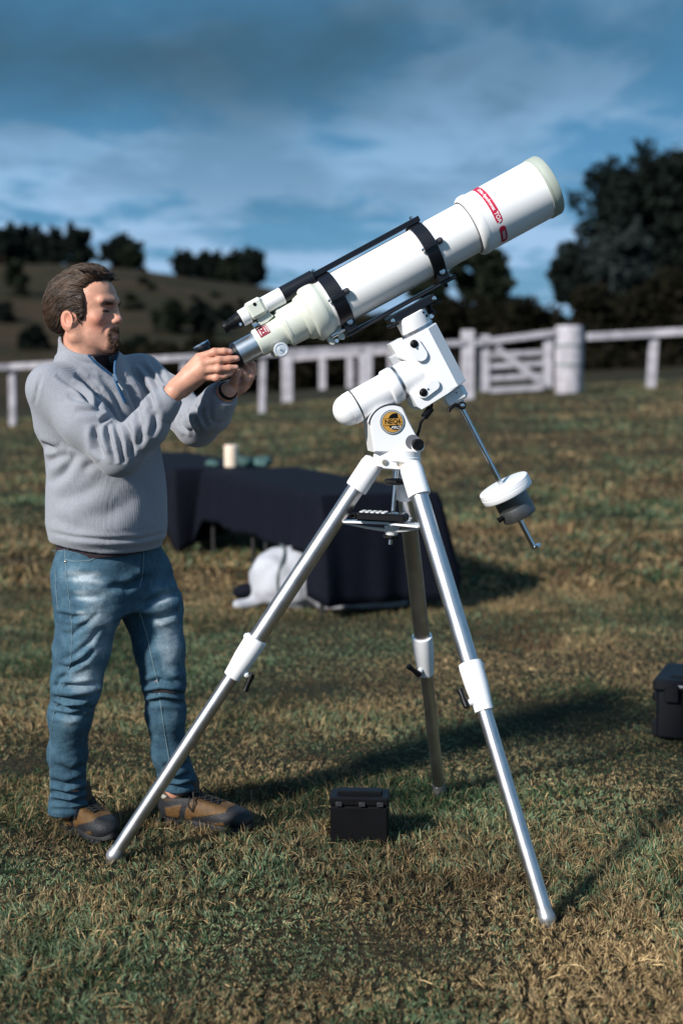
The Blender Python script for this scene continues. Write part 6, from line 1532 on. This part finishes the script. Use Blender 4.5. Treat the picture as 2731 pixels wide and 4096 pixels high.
    np_mesh('beard', np.vstack(VV), np.concatenate(FF), np.full(sum(len(q) for q in FF) // 4, 4), BEARD, body, smooth=True, attrs={'Col': np.vstack(CC)})['kind'] = 'stuff'
    for s in (-1, 1):
        VV.clear(); FF.clear(); LT.clear(); CC.clear(); nv = 0
        pr = g((0.096, 0.032 * s, 0.0565), (0.02, 0.019, 0.0034)); pr = pr / pr.sum()
        for i in rng.choice(len(V), 110, p=pr):
            d = nrm(HM @ np.array([-0.35, 0.9 * s, -0.05]) + Nb[i] * 0.35 + rng.normal(0, 0.12, 3)); L_ = rng.uniform(0.006, 0.011); p = V[i]
            strip([p - Nb[i] * 0.0008, p + d * L_ * 0.5 + Nb[i] * 0.001, p + d * L_], np.array([0.0005, 0.0005, 0.0002]), np.array([0.10, 0.055, 0.03]) * rng.uniform(0.5, 1.4), 3)
        lp = []
        bb = BVHTree.FromPolygons(V.tolist(), Q.tolist())
        for u in np.linspace(0, 1, 9):
            yy = (0.020 + 0.029 * u) * s; zl = 0.0315 + 0.003 * math.sin(u * math.pi) - 0.002 * u
            ht = bb.ray_cast(Vector(hw(0.16, yy * 1.25, zl)), Vector(HM @ nrm([-1, -0.25 * yy / 0.07, 0])))
            if ht[0] is not None: lp.append(np.array(ht[0]) + HM @ np.array([0.0006, 0.0003 * s, 0]))
        if len(lp) > 3: strip(lp, np.full(len(lp), 0.0021), np.array([0.022, 0.012, 0.010]), 6)
        np_mesh('eyebrow', np.vstack(VV), np.concatenate(FF), np.full(sum(len(q) for q in FF) // 4, 4), BEARD, body, smooth=True, attrs={'Col': np.vstack(CC)})

def boots(body):
    def boot(heel, toe, seed, name='boot'):
        heel = np.asarray(heel, float) * [1, 1, 0]; toe = np.asarray(toe, float) * [1, 1, 0]; x = nrm(toe - heel); y = np.array([-x[1], x[0], 0]); Ln = np.linalg.norm(toe - heel); Bm = np.stack([x, y, UP], 1); o = heel + [0, 0, -0.004]
        k = Ln / 0.30
        w = lambda a, b, c: o + Bm @ np.array([a * k, b, c])
        S = Sdf()
        S.ell(w(0.225, 0, 0.040), (0.078 * k, 0.050, 0.038), 0.0, 'u', Bm); S.ell(w(0.14, 0, 0.045), (0.10 * k, 0.044, 0.045), 0.03, 'u', Bm); S.ell(w(0.055, 0, 0.050), (0.058 * k, 0.040, 0.055), 0.03, 'u', Bm)
        S.cone(w(0.065, 0, 0.07), w(0.060, 0, 0.12), 0.045, 0.043, 0.03); S.cone(w(0.115, 0, 0.075), w(0.185, 0, 0.056), 0.038, 0.030, 0.03)
        def f(p, c=None, rad=1e9):
            d = S(p, c, rad); l = (p - o) @ Bm; xx = l[:, 0] / k; fl = 0.007 + 0.010 * np.clip((xx - 0.23) / 0.07, 0, 1) ** 2
            d = np.maximum(d, np.maximum(fl - l[:, 2], l[:, 2] - 0.100 + 0.15 * (xx - 0.06)))
            # collar hollow
            return d
        V, Q = surface_nets(f, o - [0.35, 0.35, 0.02], o + [0.42, 0.42, 0.22], 0.0034, 18); V = relax(V, Q, 2, 0.4); N = vnormals(V, Q)
        l = (V - o) @ Bm; X = l[:, 0] / k; Yy = l[:, 1]; Z = l[:, 2]
        tan = np.array([0.098, 0.052, 0.018]); dk = np.array([0.016, 0.017, 0.020]); br = np.array([0.060, 0.034, 0.016])
        col = np.tile(tan, (len(V), 1))
        def put(m, c): col[m] = c
        put((Z > 0.070) & (X < 0.115), br)
        put((X > 0.238) & (Z < 0.09), dk); put((np.abs(Z - (0.036 + 0.30 * (X - 0.19))) < 0.014) & (X > 0.13) & (X < 0.26), dk); put((Z < 0.022), dk)
        put((X < 0.045) & (Z < 0.075) & (Z > 0.02), dk); put((np.abs(Z - 0.062 - 0.35 * (X - 0.05)) < 0.010) & (X < 0.12), dk); put((np.abs(Z - 0.086) < 0.005) & (X < 0.13), dk)
        put((np.abs(X - 0.105 - 0.3 * (Z - 0.05)) < 0.009) & (Z < 0.08), dk); put((np.abs(Yy) < 0.014) & (X > 0.11) & (X < 0.2) & (Z > 0.06), dk)
        edge = np.zeros(len(V)); 
        V = V + N * (0.0016 * (np.abs(col[:, 0] - 0.098) < 0.004))[:, None]
        col *= (1 + 0.2 * vnoise(V, 60, seed))[:, None]
        b = np_mesh(name, V, Q.ravel(), np.full(len(Q), 4), LEATHER, body, smooth=True, attrs={'Col': col})
        # sole with tread, collar padding, laces
        RUB = mat('boot_rubber', (0.014, 0.014, 0.016), 0.7, var=0.2)
        out = []
        for t in np.linspace(0, 2 * math.pi, 44, endpoint=False):
            c, s_ = math.cos(t), math.sin(t); xx = 0.152 + 0.150 * c; wd = 0.047 if xx > 0.19 else np.interp(xx, [0, 0.1, 0.19], [0.038, 0.034, 0.047]); out.append(w(xx, wd * s_ * (1 if abs(s_) < 1 else 1), 0.020 + 0.012 * max(0, (xx - 0.24) / 0.06) ** 2))
        MB().prism(out, [0, 0, -0.020], 0.002).build('sole', RUB, b)
        for i in range(9):
            xx = 0.02 + 0.031 * i
            for s_ in (-1, 1): MB().box(w(xx, 0.036 * s_, 0.003), x * 0.009, y * 0.010, UP * 0.006, 0.001).build('tread_lug', RUB, b)
        cl = [w(0.062 + 0.048 * math.cos(t), 0.044 * math.sin(t), 0.096 - 0.008 * math.cos(t)) for t in np.linspace(0, 2 * math.pi, 25)]
        MB().tube(np.array(cl), 0.009, 8).build('ankle_padding', mat('padding', (0.05, 0.035, 0.022), 0.9), b)
        LC = mat('black_lace', (0.012, 0.011, 0.010), 0.8)
        bt = BVHTree.FromPolygons(V.tolist(), Q.tolist())
        def top(a, bb):
            h = bt.ray_cast(Vector(w(a, bb, 0.3)), Vector((0, 0, -1))); return (np.array(h[0]) if h[0] is not None else w(a, bb, 0.08)) + [0, 0, 0.002]
        for i in range(5):
            a0 = 0.205 - 0.021 * i
            for s_ in (-1, 1): MB().tube(np.array([top(a0, 0.022 * s_), top(a0 - 0.010, 0.0) + [0, 0, 0.003], top(a0 - 0.020, -0.022 * s_)]), 0.0032, 6).build('lace', LC, b)
        for s_ in (-1, 1):
            lp = [top(0.118, 0.006 * s_), w(0.13, 0.03 * s_, 0.11), w(0.145, 0.052 * s_, 0.085), w(0.14, 0.054 * s_, 0.055), w(0.125, 0.050 * s_, 0.07), w(0.118, 0.03 * s_, 0.10)]
            MB().tube(np.array(lp), 0.0030, 6).build('lace_loop', LC, b)
        MB().tube(np.array([w(0.122, 0, 0.10), w(0.118, 0, 0.135), w(0.110, 0, 0.160)]), [0.018, 0.021, 0.015], 12, flat=0.5, ref=x).build('tongue', mat('tongue', (0.06, 0.045, 0.03), 0.85), b)
        return b
    boot((-0.868, 4.440, 0), (-0.700, 4.262, 0), 1); boot(G(640, 3262), G(1006, 3326), 2)
    # grey patterned sock above the far boot
    h_ = G(640, 3262); t_ = G(1006, 3326); d_ = nrm((t_ - h_) * [1, 1, 0]); a = (h_ + d_ * 0.062) * [1, 1, 0]
    MB().lathe(a, [-0.03, 0.02, 1], [(0.07, 0.044), (0.11, 0.049), (0.18, 0.052)], 28).build('sock', mat('sock_grey', (0.42, 0.42, 0.38), 0.9, var=0.35, vscale=18, col2=(0.10, 0.10, 0.08)), body)
man()

# ------------------------------------------------------------------ battery case, equipment case, grass
def cases():
    c = G(1436, 3372); w = 0.178; h = 0.142; d = 0.10
    x = nrm([1, -0.06, 0]); y = np.array([-x[1], x[0], 0]); z = np.array([0.0, 0, 1])
    t = thing('battery_box', c, 'small black battery case standing in the grass under the tripod', 'case')
    o = c + y * d / 2
    MB().box(o + z * (h * 0.4 - 0.005), x * w / 2, y * d / 2, z * (h * 0.4 + 0.005), 0.006).build('body', BLKP, t, sharp=30)
    MB().box(o + z * (h * 0.905), x * (w / 2 + 0.002), y * (d / 2 + 0.002), z * h * 0.095, 0.005).build('lid', BLKP, t, sharp=30)
    MB().box(o + z * (h * 1.03), x * (w / 2 - 0.02), y * (d * 0.22), z * 0.008, 0.004).build('lid_ridge', BLKP, t, sharp=30)
    for s in (-0.35, 0.05, 0.36): MB().box(o - y * (d / 2 + 0.004) + x * s * w + z * h * 0.86, x * 0.010, y * 0.003, z * 0.007, 0.002).build('latch', mat('latch_black', (0.03, 0.03, 0.035), 0.3), t)
    KEEP_OUT.append((o[0], o[1], 0.055)); KEEP_OUT.append((o[0] - 0.05, o[1], 0.045)); KEEP_OUT.append((o[0] + 0.05, o[1], 0.045))
    # big equipment case cut by the right edge of the picture
    a = G(2618, 2950); b = G(3160, 3046); ln = 0.62
    x = nrm([0.93, -0.36, 0]); y = np.array([-x[1], x[0], 0]); w = 0.52; d = 0.34; h = 0.235
    t = thing('equipment_case', a, 'large black plastic equipment case at the right edge of the grass', 'case')
    o = a + x * w / 2 + y * d / 2
    CB = mat('case_black', (0.004, 0.005, 0.008), 0.5, spec=0.2, var=0.15, bump=0.1, bscale=400)
    MB().box(o + z * 0.10, x * w / 2, y * d / 2, z * 0.105, 0.012).build('body', CB, t, sharp=30)
    MB().box(o + z * (h - 0.022), x * (w / 2 + 0.014), y * (d / 2 + 0.014), z * 0.024, 0.010).build('lid', CB, t, sharp=30)
    MB().box(o + z * (h + 0.004), x * (w / 2 - 0.05), y * (d / 2 - 0.05), z * 0.005, 0.003).build('lid_panel', CB, t, sharp=30)
    for s in (-0.28, 0.0, 0.28): MB().box(o - y * (d / 2 + 0.008) + x * s * w + z * 0.10, x * 0.012, y * 0.008, z * 0.095, 0.004).build('rib', CB, t, sharp=30)
    for s in (-0.38, 0.2):
        MB().box(o - y * (d / 2 + 0.016) + x * s * w + z * (h - 0.05), x * 0.028, y * 0.007, z * 0.035, 0.004).build('latch', CB, t, sharp=30)
    MB().box(o - x * (w / 2 + 0.016) + z * 0.14 , x * 0.016, y * 0.06, z * 0.016, 0.005).build('side_handle', CB, t, sharp=30)
    for s in (-1, 1): MB().box(o - x * (w / 2 + 0.006) + y * s * (d / 2 - 0.05) + z * 0.03, x * 0.012, y * 0.03, z * 0.03, 0.006).build('corner_foot', CB, t, sharp=30)
    MB().box(o - y * (d / 2 + 0.0155) - x * 0.17 + z * (h - 0.02), x * 0.018, y * 0.0015, z * 0.004).build('badge', mat('badge_light', (0.5, 0.5, 0.52), 0.4), t)
    for i in range(-2, 3):
        for j in range(-1, 2): KEEP_OUT.append((o[0] + x[0] * i * 0.1 + y[0] * j * 0.1, o[1] + x[1] * i * 0.1 + y[1] * j * 0.1, 0.075))
cases()
grass('grass', 520000, 2.55, 9.5, 0.014, 0.050, 0.0022, 0.66, 11, 'short patchy pasture grass, straw-brown and blue-green, around the tripod')
grass('far_grass', 160000, 9.4, 34.0, 0.04, 0.10, 0.011, 0.75, 12, 'short dry pasture grass stretching back to the white fence')
